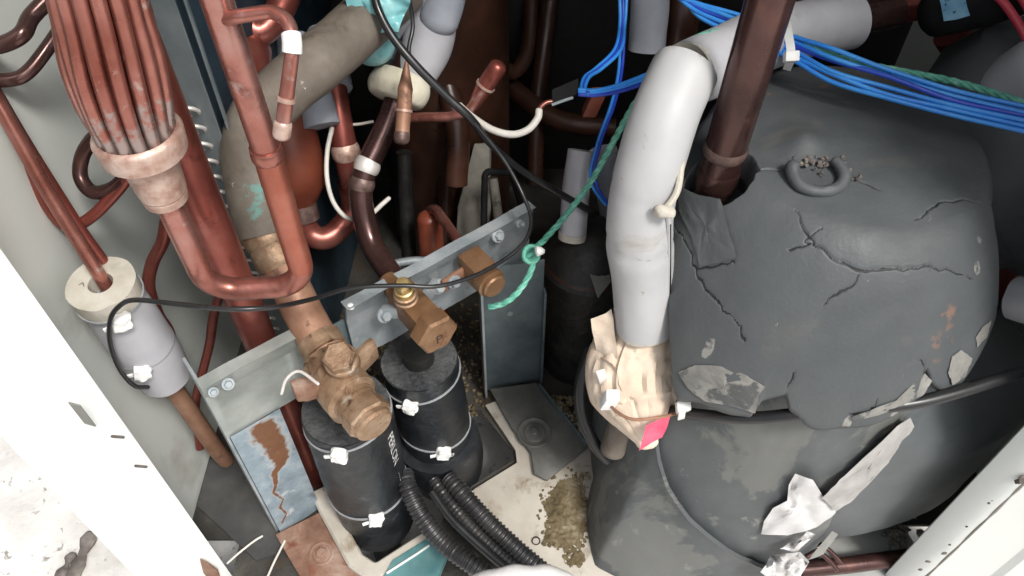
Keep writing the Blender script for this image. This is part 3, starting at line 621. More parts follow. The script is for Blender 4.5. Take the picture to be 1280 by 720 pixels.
# ================================================================== distributor and its U pipe
DX, DY = -.196, .333
t = thing('distributor', 'copper distributor with a fan of thin tubes at upper left', 'distributor')
bm = bmesh.new(); lathe(bm, V((DX, DY, .437)), (0, 0, 1), [(0, .0105), (.001, .0122), (.006, .0128), (.0065, .0118), (.0075, .0132), (.030, .0152), (.034, .0205), (.036, .0225), (.047, .0235), (.049, .0225), (.050, .0205), (.047, .018)], 40); obj('body', bm, 'solder', t)
for k in range(15):
    a = 2 * math.pi * k / 15 + .12; e = V((math.cos(a), math.sin(a), 0)); j = random.uniform(-.0012, .0012)
    P = cr([V((DX, DY, z)) + e * r_ + V((dx, 0, 0)) for z, r_, dx in ((.474, .0165, 0), (.488, .0172, 0), (.505, .0190 + j, .0012), (.53, .0198 + j, .0045), (.56, .0182, .0095), (.60, .0175 + j, .015), (.66, .018, .022), (.70, .02, .024))], 6)
    bm = bmesh.new(); sweep(bm, P, .0036, 10, 'flat'); o = obj('feeder_tube', bm, 'copper', t); o.data.attributes.new('dusty', 'FLOAT', 'POINT').data.foreach_set('value', np.array([.62 * max(0, min(1, (.545 - v.co.z) / .055)) for v in o.data.vertices], np.float32))
for k in range(6):
    a = 2 * math.pi * k / 6 + .5; e = V((math.cos(a), math.sin(a), 0))
    P = cr([V((DX, DY, z)) + e * r_ + V((dx, 0, 0)) for z, r_, dx in ((.474, .008, 0), (.505, .010, .0012), (.56, .0095, .0095), (.66, .010, .022), (.70, .012, .024))], 6)
    bm = bmesh.new(); sweep(bm, P, .0039, 10, 'flat'); obj('feeder_tube', bm, 'copper_red', t)
UX, UY = -.134, .340
zb = .355
P = bend([V((DX, DY, .44)), V((DX, DY + .002, zb)), V((UX, UY, zb)), V((UX, UY, .47)), V((-.1335, .329, .66))], [.020, .020, .05], 10)
pipe('u_shaped_pipe', P, .0076, 'copper', 'salmon copper U shaped pipe hanging below the distributor', joints=[(.405, .098, .00025, 'copper_orange'), (.515, .016, .0012, 'copper'), (.533, .003, .0010, 'copper')])
P = bend([at(284, 24, .365), at(300, 20, .36), at(340, 14, .357), at(362, 26, .353), at(366, 60, .352), at(352, 168, .372)], .011, 8)
t = thing('service_stub', 'thin salmon service stub with white band and pinched sealed end', 'pipe stub')
bm = bmesh.new(); sweep(bm, P, lambda f: .0033 if f < .62 else (.0033 - .0008 * math.exp(-((f - .66) / .03) ** 2)) if f < .72 else .0037, 14, 'round'); obj('tube', bm, 'copper', t)
bm = bmesh.new(); PD = dense(P, .001); i = int(.52 * len(PD)); sweep(bm, PD[i - 4:i + 5], .0044, 16, 'flat'); obj('white_band', bm, 'white_plastic', t)
bm = bmesh.new(); i = int(.80 * len(PD)); sweep(bm, PD[i - 1:i + 2], .0044, 16, 'flat'); obj('joint_ring', bm, 'solder', t)
bm = bmesh.new(); sweep(bm, PD[-6:], .0043, 16, 'round'); obj('end_cap', bm, 'solder', t)
# header pipe behind
P = [V((-.199, .372, .68)), V((-.200, .377, .40)), V((-.201, .384, .2)), V((-.202, .386, 0))]
pipe('header_pipe', P, .0130, 'copper_red', 'thick red brown header pipe running down behind the left bracket', seg=26)

# ================================================================== left wall tubes
def wt(name, q, r, mat, label): return pipe(name, cr([at(*p) for p in q], 8), r, mat, label, 'tube', seg=12)
wt('wall_tube', [(-30, 62, .47), (5, 55, .47), (28, 42, .47), (40, 20, .475), (70, -10, .48)], .0050, 'copper_dark', 'dark bent tube end at the top left corner')
wt('wall_tube', [(-30, 98, .49), (12, 100, .49), (35, 90, .492), (58, 62, .495), (80, 30, .5)], .0044, 'copper_dark', 'second dark bent tube just below the corner one')
wt('wall_tube', [(-20, 95, .465), (10, 150, .478), (60, 240, .505), (100, 305, .528), (128, 350, .548), (150, 385, .57)], .0046, 'copper', 'straight salmon tube entering the foam ring at left')
wt('wall_tube', [(-6, 120, .50), (30, 200, .52), (52, 245, .535), (76, 278, .548), (95, 282, .552), (118, 268, .55), (145, 240, .545), (158, 222, .54), (175, 190, .53)], .0042, 'copper_red', 'thin red tube making a hairpin bend beside the left wall')
wt('wall_tube', [(175, 195, .535), (160, 218, .54), (140, 236, .545), (116, 240, .548), (101, 222, .548), (103, 195, .545), (118, 172, .54), (135, 165, .535)], .0050, 'copper_dark', 'dark curled tube loop under the distributor')
wt('wall_tube', [(210, 260, .60), (204, 300, .61), (190, 330, .62), (186, 360, .63), (198, 395, .65), (212, 420, .67), (214, 470, .7)], .0050, 'copper_red', 'dull red tube sagging behind the header near the wall')
wt('wall_tube', [(284, 340, .60), (268, 390, .65), (262, 430, .69), (252, 470, .72), (244, 510, .75), (250, 560, .78)], .0040, 'copper_red', 'faint red tube low behind the left bracket corner')
wt('wall_tube', [(-25, 82, .485), (20, 160, .505), (62, 228, .522), (102, 290, .545), (136, 338, .563), (152, 370, .58)], .0042, 'copper_red', 'darker straight tube running just behind the straight salmon one')

# ================================================================== left foam sleeve
p0, p1 = at(127, 356, .548), at(205, 468, .648)
axd = (p1 - p0).normalized()
t = thing('foam_sleeve', 'grey foam sleeve with cream foam end on the left wall tube', 'pipe insulation')
bm = bmesh.new(); P = dense([p0 + axd * .012, p1], .006); sleeve(bm, P, lambda f: .0212 + .002 * math.sin(f * 3.1), .008, 32, rf=lambda f, s, a: 1 + .03 * noise.noise(V((math.cos(a) * 1.5, math.sin(a) * 1.5, s * 30)))); obj('sleeve', bm, 'insul', t)
bm = bmesh.new(); P = dense([p0 - axd * .002, p0 + axd * .016], .004); sleeve(bm, P, lambda f: .0232 - .001 * f, .0085, 32, rf=lambda f, s, a: 1 + .04 * noise.noise(V((math.cos(a) * 2, math.sin(a) * 2, s * 40)))); obj('foam_ring', bm, 'foam', t)
bm = bmesh.new(); e = axd.cross(V((0, 0, 1))).normalized(); sweep(bm, [p0 - axd * .0022 + V((-.018, -.004, -.002)), p0 - axd * .0022 + V((-.012, .0, 0)), p0 - axd * .0022 + V((-.008, -.006, -.002))], .0007, 6); obj('foam_slit', bm, 'debris', t)
pipe('drop_tube', [p1 - axd * .02, p1 + axd * .05, p1 + axd * .14, at(282, 575, .80)], .0078, 'copper_dull', 'brown tube leaving the bottom of the left foam sleeve')
front = V((.1, -.6, .55))
tie_at(150, 398, p0, axd, .0225, 'white cable tie near the top of the left foam sleeve')
tie_at(179, 461, p0, axd, .0222, 'white cable tie near the bottom of the left foam sleeve')

# ================================================================== taupe insulated pipe down to the front valve
t = thing('taupe_insulated_pipe', 'thick pipe in dirty taupe foam bending down to the front valve', 'pipe')
q = [at(*p) for p in ((500, -15, .66), (455, 28, .63), (402, 74, .60), (352, 116, .59), (322, 148, .59), (311, 185, .597), (315, 228, .604), (323, 268, .61), (330, 292, .613))]
P = dense(cr(q, 10), .004); bm = bmesh.new(); sweep(bm, P, lambda f: .0226 - .003 * f, 34, 'flat', rf=lambda f, s, a: 1 + .03 * noise.noise(V((math.cos(a) * 2, math.sin(a) * 2, s * 40))) + .012 * noise.noise(V((math.cos(a) * 7, math.sin(a) * 7, s * 140))))
o = obj('foam_cover', bm, 'taupe', t)
me = o.data; vg = me.attributes.new('verdigris', 'FLOAT', 'POINT'); blobs = [(at(325, 240, .59), .018), (at(318, 262, .59), .014), (at(340, 205, .58), .012)]
vg.data.foreach_set('value', np.array([min(.55, max(.55 * math.exp(-((v.co - c).length / s) ** 2) for c, s in blobs)) for v in me.vertices], np.float32))
q = [at(320, 276, .612), at(336, 305, .614), at(352, 335, .616), at(376, 385, .616), at(398, 425, .612), at(412, 446, .608)]
bm = bmesh.new(); sweep(bm, cr(q, 8), .0152, 28, 'flat'); obj('bare_tube', bm, 'copper_dull', t)
for f, w_, ex in ((.10, 5, .0022), (.26, 4, .0022), (.44, 3, .001)):
    PD = dense(cr(q, 8), .002); i = int(f * len(PD)); bm = bmesh.new(); sweep(bm, PD[max(0, i - w_):i + w_ + 1], lambda g: .0153 + ex * (1 - (2 * g - 1) ** 4), 28, 'flat'); obj('joint', bm, 'brass', t)

# ================================================================== valve bracket
A = V((-.228, .324, 0)); B = V((.016, .512, 0)); bd = (B - A).normalized(); bn = V((bd.y, -bd.x, 0)); up = V((0, 0, 1)); BL = (B - A).length
ZT, ZB = .266, .186
br = thing('valve_bracket', 'galvanised valve bracket standing on two legs across the middle', 'bracket')
def strip(name, s0, s1, z0, z1, mat, lift=0, parent=br, th=.0022, corners=None):
    """bent strip: upper lip leans back, main face plain"""
    bm = bmesh.new(); zm = z1 - (z1 - z0) * .28; prof = [(z0, 0), (zm, 0), (zm + .002, .001), (z1 - .002, .0055), (z1, .0085), (z1, .0085 - th * 0 - .011)]
    rows = []
    for s in (s0, s1): rows.append([A + bd * s + bn * (o + lift) + up * z for z, o in prof])
    a = [bm.verts.new(p) for p in rows[0]]; b = [bm.verts.new(p) for p in rows[1]]; fs = []
    for k in range(len(a) - 1): fs.append(bm.faces.new((a[k], b[k], b[k + 1], a[k + 1])))
    bmesh.ops.subdivide_edges(bm, edges=[e for e in bm.edges if abs((e.verts[0].co - e.verts[1].co).dot(bd)) > .01], cuts=18, use_grid_fill=True)
    for v in bm.verts: v.co += bn * (.0012 * noise.noise(v.co * 40))
    bmesh.ops.solidify(bm, geom=bm.faces[:], thickness=th); return obj(name, bm, mat, parent, 30)
strip('face', 0, .080, ZB, ZT, 'zinc_grey')
strip('face', .120, BL, ZB + .004, ZT, 'zinc')
# bridge plate behind the front valve
bm = bmesh.new(); box(bm, A + bd * .094 + up * .214 - bn * .006, (bd, bn, up), (.034, .0012, .026), .0004); obj('bridge', bm, 'zinc_dark', br)
bm = bmesh.new(); box(bm, A + bd * .001 - bn * .014 + up * (ZT / 2 + .003), (bd, bn, up), (.0012, .0135, ZT / 2 - .004), .0004); obj('side_flange', bm, 'zinc', br)
def leg_face(p0, p1, z0, z1, mat, name, wob=0):
    d = (p1 - p0); L = d.length; d.normalize(); n = V((d.y, -d.x, 0)); bm = bmesh.new(); box(bm, (p0 + p1) / 2 + up * ((z0 + z1) / 2), (d, n, up), (L / 2, .0012, (z1 - z0) / 2), .0005); return obj(name, bm, mat, br)
bm = bmesh.new(); gx, gz = 46, 150; vv = []
for j in range(gz + 1):
    for i in range(gx + 1): p = A + bd * (.0025 + .0435 * i / gx) + bn * .0022 + up * (.004 + (ZB - .002) * j / gz); vv.append(bm.verts.new(p + bn * (.0006 * noise.noise(p * 60))))
for j in range(gz):
    for i in range(gx): k = j * (gx + 1) + i; bm.faces.new((vv[k], vv[k + 1], vv[k + gx + 2], vv[k + gx + 1]))
bmesh.ops.solidify(bm, geom=bm.faces[:], thickness=.0024); lf = obj('leg', bm, 'zinc_blue', br)
def onleg(u, v): r_ = ray(u, v); o_ = V((0, 0, H)); return o_ + r_ * ((A + bn * .0022 - o_).dot(bn) / r_.dot(bn))
RP = []
for ln in ((((330, 536), .011), ((344, 556), .010), ((352, 574), .007), ((350, 582), .005), ((343, 592), .0030), ((345, 604), .0022), ((342, 616), .0016), ((354, 624), .0012), ((350, 634), .0014), ((358, 642), .0010), ((352, 655), .0012)), (((404, 636), .005), ((388, 650), .008), ((362, 664), .008), ((342, 674), .006))):
    for (q0, w0), (q1, w1) in zip(ln[:-1], ln[1:]):
        a_, b_ = onleg(*q0), onleg(*q1)
        for k in range(8): RP.append((a_.lerp(b_, k / 8), w0 + (w1 - w0) * k / 8))
for an, k_ in (('rustrun', 1.0), ('halo', 1.45)): lf.data.attributes.new(an, 'FLOAT', 'POINT').data.foreach_set('value', np.array([min(.62, max(1.0 * math.exp(-((v.co - c).length / (w_ * k_)) ** 2) for c, w_ in RP)) for v in lf.data.vertices], np.float32))
R0, R1 = V((-.029, .488, 0)), V((.030, .500, 0))
leg_face(R0, R1, .006, .205, 'zinc_dark', 'leg')
rd = (R1 - R0).normalized(); rn = V((rd.y, -rd.x, 0))
bm = bmesh.new(); box(bm, R0 + rn * .004 - rd * .001 + up * .105, (rd, rn, up), (.0012, .0065, .10), .0004); obj('leg_flange', bm, 'zinc', br)
bm = bmesh.new(); box(bm, R1 + rn * .004 + rd * .0005 + up * .085, (rd, rn, up), (.0012, .005, .08), .0004); obj('leg_flange', bm, 'zinc_dark', br)
# feet
bm = bmesh.new(); plate(bm, [atz(u, v, .012) for u, v in ((344, 668), (400, 640), (436, 700), (462, 742), (392, 750))], .0035, .0008); ft = obj('foot', bm, 'rust', br)
bolt('foot_bolt', atz(402, 692, .013), up, .0055, .004, 'rust', ft)
bm = bmesh.new(); lathe(bm, atz(402, 692, .012), up, [(0, .0125), (.001, .0125), (.0016, .0105), (.0007, .0085)], 28); obj('foot_ring', bm, 'rust', ft)
bm = bmesh.new(); plate(bm, [atz(u, v, .016) for u, v in ((612, 486), (670, 478), (682, 496), (735, 558), (684, 600), (668, 592), (664, 566), (640, 535))], .0035, .0009); ft = obj('foot', bm, 'foot_dark', br)
c = atz(668, 541, .016)
bm = bmesh.new(); lathe(bm, c, up, [(0, .0185), (.0014, .018), (.0018, .0165), (.0006, .0145), (.0006, .0115), (.002, .0105), (.0022, .0085)], 36); obj('embossed_ring', bm, 'foot_dark', ft)
bolt('foot_bolt', c + up * .0018, up, .0045, .003, 'foot_dark', ft, False)
bm = bmesh.new(); box(bm, (atz(674, 482, .018) + atz(733, 556, .018)) / 2, (atz(733, 556, .018) - atz(674, 482, .018), V((1, 1, 0)), up), ((atz(733, 556, .018) - atz(674, 482, .018)).length / 2, .0011, .004), .0004); obj('foot_edge', bm, 'zinc_dark', ft)
for (u, v, s) in ((264, 484, .0026), (282, 472, .0032)):
    p = at(u, v, .578); s_ = (p - A).dot(bd); bolt('screw', A + bd * s_ + bn * .006 + up * (ZT - .012), (bn + up * .7), s, .003, 'zinc', br)
for s_ in (.268, .278): bolt('screw', A + bd * (s_ if s_ < .27 else .292) + bn * .006 + up * (ZT - .012), (bn + up * .6), .004 if s_ < .27 else .0025, .005, 'zinc', br)
for s_, z_ in ((.20, .207), (.235, .20)): bolt('rivet', A + bd * s_ + bn * .0002 + up * z_, bn, .0022, .0012, 'zinc', br, False)
bolt('rivet', R0.lerp(R1, .45) + rn * .0014 + up * .135, rn, .002, .0012, 'zinc', br, False)

# ================================================================== front valve
vn = (bn * 1.0 + bd * .05).normalized()
vc = at(423, 478, .588)
t = thing('service_valve', 'dusty brass service valve above the front black sleeve', 'valve')
bm = bmesh.new(); lathe(bm, vc - vn * .026, vn, [(0, .011), (.002, .0155), (.010, .0165), (.020, .0165), (.024, .0166), (.027, .0196), (.036, .0202), (.044, .0198), (.046, .0160), (.048, .0160), (.0482, .0148), (.050, .0148), (.0502, .0158), (.052, .0158), (.0522, .0148), (.058, .0148)], 40)
lathe(bm, vc + up * .004, -up, [(-.012, .012), (-.008, .0155), (.004, .0165), (.020, .0150), (.040, .0135)], 28); rough(bm, .0004, 80); obj('body', bm, 'brass', t, 30)
bm = bmesh.new(); lathe(bm, vc + vn * .030, vn, [(0, .0155), (.001, .0175), (.012, .0178), (.0138, .0165)], 8, .3); lathe(bm, vc + vn * .0425, vn, [(0, .0150), (.005, .0145), (.0068, .0125)], 32); obj('hex_nut', bm, 'brass', t, 25)
hx = at(423, 444, .555); hax = (V((.02, -.30, .95))).normalized()
bm = bmesh.new(); lathe(bm, hx - hax * .020, hax, [(0, .0125), (.010, .0125), (.011, .0115)], 26); lathe(bm, hx - hax * .011, hax, [(0, .0105), (.001, .0118), (.010, .0118), (.0115, .0100)], 6, .5); obj('hex_cap', bm, 'brass', t, 25)
for sg, uv in ((1, (462, 440, .592)), (-1, (375, 487, .566))):
    e = at(*uv); bm = bmesh.new(); d_ = (e - vc); d_ -= up * d_.dot(up) * .2; L = d_.length; d_.normalize(); ct = vc + d_ * (L * .56)
    box(bm, ct, (d_, d_.cross(up), up), (L * .48, .0045, .0085), .0035); box(bm, e - d_ * .004, (d_, d_.cross(up), up), (.010, .0045, .0105), .004); rough(bm, .001, 90); obj('ear', bm, 'rust' if sg < 0 else 'brass', t)
bm = bmesh.new(); P = cr([at(*p) for p in ((352, 492, .556), (358, 474, .552), (374, 464, .55), (398, 480, .546))], 6); sweep(bm, P, .0011, 8, 'round'); obj('clip_wire', bm, 'alu', t)
bm = bmesh.new(); PD = [at(398, 424, .612), at(403, 432, .610), at(408, 440, .608)]; sweep(bm, PD, .0172, 28); obj('collar', bm, 'brass', t)
bm = bmesh.new(); bmesh.ops.create_icosphere(bm, subdivisions=2, radius=.0034, matrix=Matrix.Translation(at(409, 412, .60) + V((.012, .03, -.01)))); rough(bm, .0012, 200); one('bright_screw', bm, 'white_plastic', 'tiny screw behind the front valve neck, coloured white for its bright spot', 'crumb')  # white colour stands in for the bright spot on a small screw
# ================================================================== middle valve with the gold port
t = thing('port_valve', 'brown brass valve with bright gold port above the rear black sleeve', 'valve')
mc = at(519, 388, .632); mn = (bn + bd * .02).normalized()
bm = bmesh.new(); box(bm, mc, (mn, bd, up), (.024, .0115, .0125), .003);  lathe(bm, mc - mn * .02, -mn, [(0, .010), (.012, .0095), (.02, .009)], 24); obj('body', bm, 'brass_clean', t)
bm = bmesh.new(); lathe(bm, mc + mn * .019, mn, [(0, .0165), (.001, .0185), (.012, .0185), (.0142, .0165)], 6, .25); cp = obj('hex_cap', bm, 'brass_clean', t, 25)
tb = text_mesh('P', .013); xd = (bd * .55 + up * .835).normalized(); xd = (xd - mn * xd.dot(mn)).normalized(); yd = mn.cross(xd); cc = mc + mn * .0337
bb = [v.co.copy() for v in tb.verts]; cxm = sum(v.x for v in bb) / len(bb); cym = sum(v.y for v in bb) / len(bb)
xd = bd; yd = up
for v in tb.verts: x, y = v.co.x - cxm, v.co.y - cym; v.co = cc + xd * x + yd * y - up * .001
obj('stamped_letter', tb, 'stamp', cp)
gp = at(506, 366, .615); gx = V((0, -.22, .975)).normalized()
bm = bmesh.new(); lathe(bm, gp - gx * .012, gx, [(0, .0095), (.005, .0098), (.006, .0085), (.008, .0085), (.009, .0092), (.012, .0092), (.013, .0075)], 24); obj('port_collar', bm, 'brass', t)
bm = bmesh.new(); lathe(bm, gp + gx * .0005, gx, [(0, .0078), (.006, .0075), (.0065, .0062), (.008, .0065), (.014, .0060), (.0165, .0045), (.017, .0025)], 22); obj('gold_port', bm, 'gold', t)
for uv in ((478, 390, .642), (545, 355, .672)):
    e = at(*uv); bm = bmesh.new(); d_ = (e - mc); L = d_.length; d_.normalize(); box(bm, mc + d_ * (L * .6) , (d_, d_.cross(up), up), (L * .42, .003, .007), .0025); er = obj('ear', bm, 'zinc', t); bolt('ear_bolt', e + bn * .004, bn + up * .4, .0045, .005, 'zinc', er)
# ================================================================== rear small valve
t = thing('capillary_valve', 'small brass block valve bolted at the right end of the bracket', 'valve')
rc = at(596, 335, .672)
bm = bmesh.new(); box(bm, rc, (bn, bd, up), (.013, .0105, .0115), .002); obj('body', bm, 'brass_clean', t)
bm = bmesh.new(); lathe(bm, rc + bn * .012 - up * .001, bn, [(0, .0125), (.009, .0130), (.0095, .0105), (.013, .0108), (.0145, .0095)], 26); obj('round_cap', bm, 'brass_clean', t)
bm = bmesh.new(); e = at(570, 347, .672); box(bm, e, (bd + up * .1, bn, up), (.014, .002, .007), .0018); er = obj('lever', bm, 'copper_dull', t); bolt('lever_bolt', e + bn * .003 - bd * .004, bn + up * .3, .0042, .005, 'zinc', er)
P = bend([at(536, 285, .80), at(536, 262, .795), at(545, 262, .775), at(590, 325, .685)], .012, 6)
pipe('capillary_pipe', P, .0050, 'copper', 'thin salmon pipe sloping down into the small block valve', seg=14)
bm = bmesh.new(); p0, p1 = at(541, 340, .83), at(537, 274, .79); sweep(bm, [p0 + V((0, 0, -.08)), p0, p1], .0128, 24, 'round'); one('strainer', bm, 'orange_paint', 'upright orange brown strainer tube behind the bracket', 'strainer')

# ================================================================== black foam sleeves below the valves
def black_sleeve(name, top, bot, r, label, ties, txt=None):
    t = thing(name, label, 'pipe insulation'); ax = (bot - top).normalized(); L = (bot - top).length; P = dense([top, bot], .005)
    bm = bmesh.new(); sleeve(bm, P, lambda f: r * (1 + .03 * math.sin(f * 5)), r * .42, 44, rf=lambda f, s, a: 1 + .018 * noise.noise(V((math.cos(a) * 2, math.sin(a) * 2, s * 25))) + .022 * noise.noise(V((math.cos(a) * 3, math.sin(a) * 3, s * 90))) + .012 * abs(noise.noise(V((math.cos(a) * 7, math.sin(a) * 7, s * 60))))); obj('sleeve', bm, 'sleeve', t)
    bm = bmesh.new(); sleeve(bm, [top - ax * .0012, top + ax * .003], r * .985, r * .40, 44); rough(bm, .0012, 260); obj('cut_face', bm, 'sleeve_cut', t)
    bm = bmesh.new(); sweep(bm, [top - ax * .015, bot + ax * .10], r * .415, 24); obj('inner_tube', bm, 'vessel_black', t)  # black colour stands in for the shade inside the sleeve opening
    return t, ax, L
t1, ax1, L1 = black_sleeve('black_foam_sleeve', at(432, 510, .655), at(473, 648, .80), .0362, 'thick black foam sleeve under the front valve with white lettering', 2)
top1 = at(432, 510, .655); bot1 = at(473, 648, .80)
def wrap_text(s, size, c0, ax, r, e, parent, name, dx=0):
    """lettering laid on the sleeve, reading downwards"""
    tb = text_mesh(s, size); sd = ax.cross(e)
    for v in tb.verts:
        an = -(v.co.y - size * .35) / r; v.co = c0 + ax * (v.co.x + dx) + (e * math.cos(an) + sd * math.sin(an)) * (r + .0008)
    return obj(name, tb, 'print', parent)
pt = on_tube(486, 542, top1, ax1, .0362); ct = top1 + ax1 * (pt - top1).dot(ax1); e = (pt - ct).normalized()
wrap_text('PERLON', .0125, ct, ax1, .0368, e, t1, 'lettering'); wrap_text('- - - -- -', .006, ct + ax1 * .062, ax1, .0368, e, t1, 'fine_print')
top2 = at(524, 450, .70); bot2 = at(556, 578, .835)
t2, ax2, L2 = black_sleeve('black_foam_sleeve', top2, bot2, .0335, 'thick black foam sleeve under the gold port valve, rear of the two', 2)
pt = on_tube(562, 566, top2, ax2, .0335); ct = top2 + ax2 * (pt - top2).dot(ax2); e2 = (pt - ct).normalized(); wrap_text('R', .011, ct, ax2, .0345, e2, t2, 'lettering')
bm = bmesh.new(); sleeve(bm, dense([at(546, 545, .79), at(557, 584, .84)], .004), lambda f: .0405 + .002 * math.sin(f * 4), .030, 40, rf=lambda f, s, a: 1 + .04 * noise.noise(V((math.cos(a) * 2, math.sin(a) * 2, s * 20)))); obj('collar', bm, 'sleeve', t2)
bm = bmesh.new(); P = [top2 + ax2 * (s_ + .01) + (e2 * math.cos(.55) + ax2.cross(e2) * math.sin(-.55)) * .0328 for s_ in (0, .03, .06, .09)]; sweep(bm, P, .0016, 8, 'round'); obj('seam_ridge', bm, 'sleeve', t2)
tie_at(426, 567, top1, ax1, .0368, 'white cable tie round the upper front black sleeve', (.12, -.05, .2))
tie_at(470, 648, top1, ax1, .0368, 'white cable tie round the lower front black sleeve', (.05, -.05, .15))
tie_at(514, 506, top2, ax2, .0342, 'white cable tie round the upper rear black sleeve', (.1, -.05, .15))
tie_at(553, 564, top2, ax2, .0342, 'white cable tie round the lower rear black sleeve', (-.1, -.05, .1))
# ================================================================== corrugated conduits and thin cable
def conduit(q, r, label):
    P = dense(cr([at(*p) for p in q], 10), .0006); bm = bmesh.new(); pt = .0042
    sweep(bm, P, r, 16, 'flat', rf=lambda f, s, a: 1 - .13 * (.5 + .5 * math.tanh(4 * math.sin(2 * math.pi * s / pt)))); return one('corrugated_conduit', bm, 'conduit', label, 'conduit', 'black corrugated conduits')
conduit([(505, 590, .73), (512, 615, .72), (527, 645, .715), (553, 678, .71), (590, 706, .70), (640, 740, .695)], .0086, 'left black corrugated conduit curving from beside the front sleeve')
conduit([(542, 600, .765), (560, 625, .755), (590, 660, .745), (628, 696, .735), (665, 725, .725)], .0062, 'middle black corrugated conduit between two wider ones')
conduit([(560, 598, .765), (578, 618, .755), (612, 655, .745), (655, 695, .735), (700, 732, .725)], .0092, 'right black corrugated conduit beside the beige base plate')
bm = bmesh.new(); sweep(bm, cr([at(*p) for p in ((540, 615, .745), (566, 650, .735), (604, 686, .725), (640, 716, .715))], 8), .0042, 12); one('black_cable', bm, 'cable', 'smooth thin black cable lying between the corrugated conduits', 'cable')
bm = bmesh.new(); P = cr([at(*p) for p in ((560, 748, .62), (600, 728, .618), (640, 720, .615), (690, 720, .615), (730, 742, .62))], 8); sweep(bm, P, .0075, 16, 'round'); rough(bm, .002, 60); one('white_drain_hose', bm, 'cloth', 'white hose just showing at the bottom picture edge', 'hose')

# ================================================================== middle: dark liquid pipe, stubs, muffler, grey sleeves
P = cr([at(*p) for p in ((512, 60, .70), (500, 108, .70), (486, 150, .70), (470, 185, .70), (456, 215, .70), (451, 245, .705), (457, 280, .712), (468, 312, .712), (490, 345, .70), (506, 372, .675))], 8)
pipe('liquid_pipe', P, .0102, 'copper_dark', 'dark copper pipe snaking down to the gold port valve', joints=[(.43, .010, .0012, 'alu'), (.485, .007, .0012, 'solder_dark'), (.17, .022, .0022, 'solder_dark')], seg=20)
t = thing('pinched_stub', 'dark brown stub tube hanging beside the ivory foam ring', 'pipe stub')
P = [at(508, 78, .64), at(507, 105, .643), at(505, 135, .646), at(502, 174, .65)]; bm = bmesh.new(); sweep(bm, dense(P, .002), lambda f: .0015 + .0048 * min(1, f / .35) if f < .35 else .0060, 14, 'round'); obj('tube', bm, 'copper_dull', t)
bm = bmesh.new(); PD = dense(P, .001); sweep(bm, PD[int(len(PD) * .60):int(len(PD) * .60) + 3], .0070, 16); obj('joint_ring', bm, 'solder', t)
bm = bmesh.new(); sweep(bm, PD[-5:], .0066, 16, 'round'); obj('end_cap', bm, 'solder_dark', t)
t = thing('branch_pipe', 'salmon branch pipe ending in an upturned capped stub', 'pipe stub')
P = bend([at(478, 148, .70), at(520, 147, .695), at(562, 146, .69), at(586, 140, .685), at(620, 88, .665)], .02, 6); bm = bmesh.new(); sweep(bm, P, .0044, 14); obj('tube', bm, 'copper', t)
P = [at(592, 132, .684), at(603, 113, .678), at(622, 84, .665)]; bm = bmesh.new(); sweep(bm, dense(P, .003), lambda f: .0050 + .0028 * min(1, f * 2.2), 16, 'round'); obj('stub', bm, 'copper_red', t)
bm = bmesh.new(); PD = dense(P, .001); i = int(len(PD) * .5); sweep(bm, PD[i - 1:i + 2], .0087, 16); obj('joint_ring', bm, 'solder', t)
# orange muffler behind the taupe pipe
t = thing('muffler', 'orange brown muffler vessel behind the taupe pipe', 'muffler')
a, b = at(336, 95, .70), at(378, 262, .76); ax = (b - a).normalized(); L = (b - a).length
bm = bmesh.new(); lathe(bm, a, ax, [(0, .010), (L * .08, .020), (L * .22, .0295), (L * .7, .0305), (L * .82, .027), (L * .91, .019), (L * .96, .0135), (L, .0125)], 32); obj('vessel', bm, 'orange_paint', t)
bm = bmesh.new(); sweep(bm, cr([b - ax * .005, b + ax * .02, at(400, 298, .775), at(420, 290, .78), at(440, 262, .785), at(436, 225, .775)], 8), .0115, 18); obj('outlet_bend', bm, 'copper_red', t)
bm = bmesh.new(); sweep(bm, [b - ax * .010, b + ax * .010], .0145, 22); obj('joint', bm, 'solder_dark', t)
bm = bmesh.new(); a, b = at(262, 100, .62), at(330, 60, .66); ax = b - a; L = ax.length; lathe(bm, a, ax, [(0, .006), (.006, .016), (.02, .023), (L * .6, .024), (L * .8, .018), (L, .008)], 28); one('muffler', bm, 'copper_red', 'rounded dark red vessel half hidden behind the U pipe top', 'muffler')
pipe('reversing_pipe', cr([at(*p) for p in ((270, -10, .64), (300, 20, .645), (322, 40, .65), (345, 20, .655), (362, -15, .66))], 8), .012, 'copper_red', 'dark red pipe bend at the top edge behind the U pipe', seg=16)
def grey(name, q, r, mat, label, end='insul'):
    P = dense(cr([at(*p) for p in q], 8), .005); bm = bmesh.new(); sweep(bm, P, r, 26, 'round' if end == 'round' else 'flat', rf=lambda f, s, a: 1 + .05 * noise.noise(V((math.cos(a) * 2, math.sin(a) * 2, s * 35))))
    return one(name, bm, mat, label, 'pipe insulation')
grey('grey_foam_sleeve', ((362, 50, .71), (378, 90, .71), (394, 128, .712), (402, 158, .714)), .0165, 'insul_blue', 'bluish grey foam sleeve beside the orange muffler')
grey('grey_foam_sleeve', ((405, 40, .74), (412, 80, .735), (418, 112, .73)), .0165, 'insul_blue', 'short dark bluish sleeve right of the muffler sleeve')
P = cr([at(*p) for p in ((417, 105, .73), (424, 150, .735), (432, 190, .745), (441, 230, .765))], 8); pipe('red_drop_pipe', P, .0118, 'copper_red', 'red brown pipe dropping out of the short bluish sleeve', joints=[(.62, .006, .0016, 'solder')], seg=18)
grey('grey_foam_sleeve', ((552, -20, .70), (540, 20, .70), (533, 60, .70), (520, 92, .705)), lambda f: .0185 + .004 * math.sin(f * 3.1), 'insul', 'rounded grey foam sleeve right of the teal film', 'round')
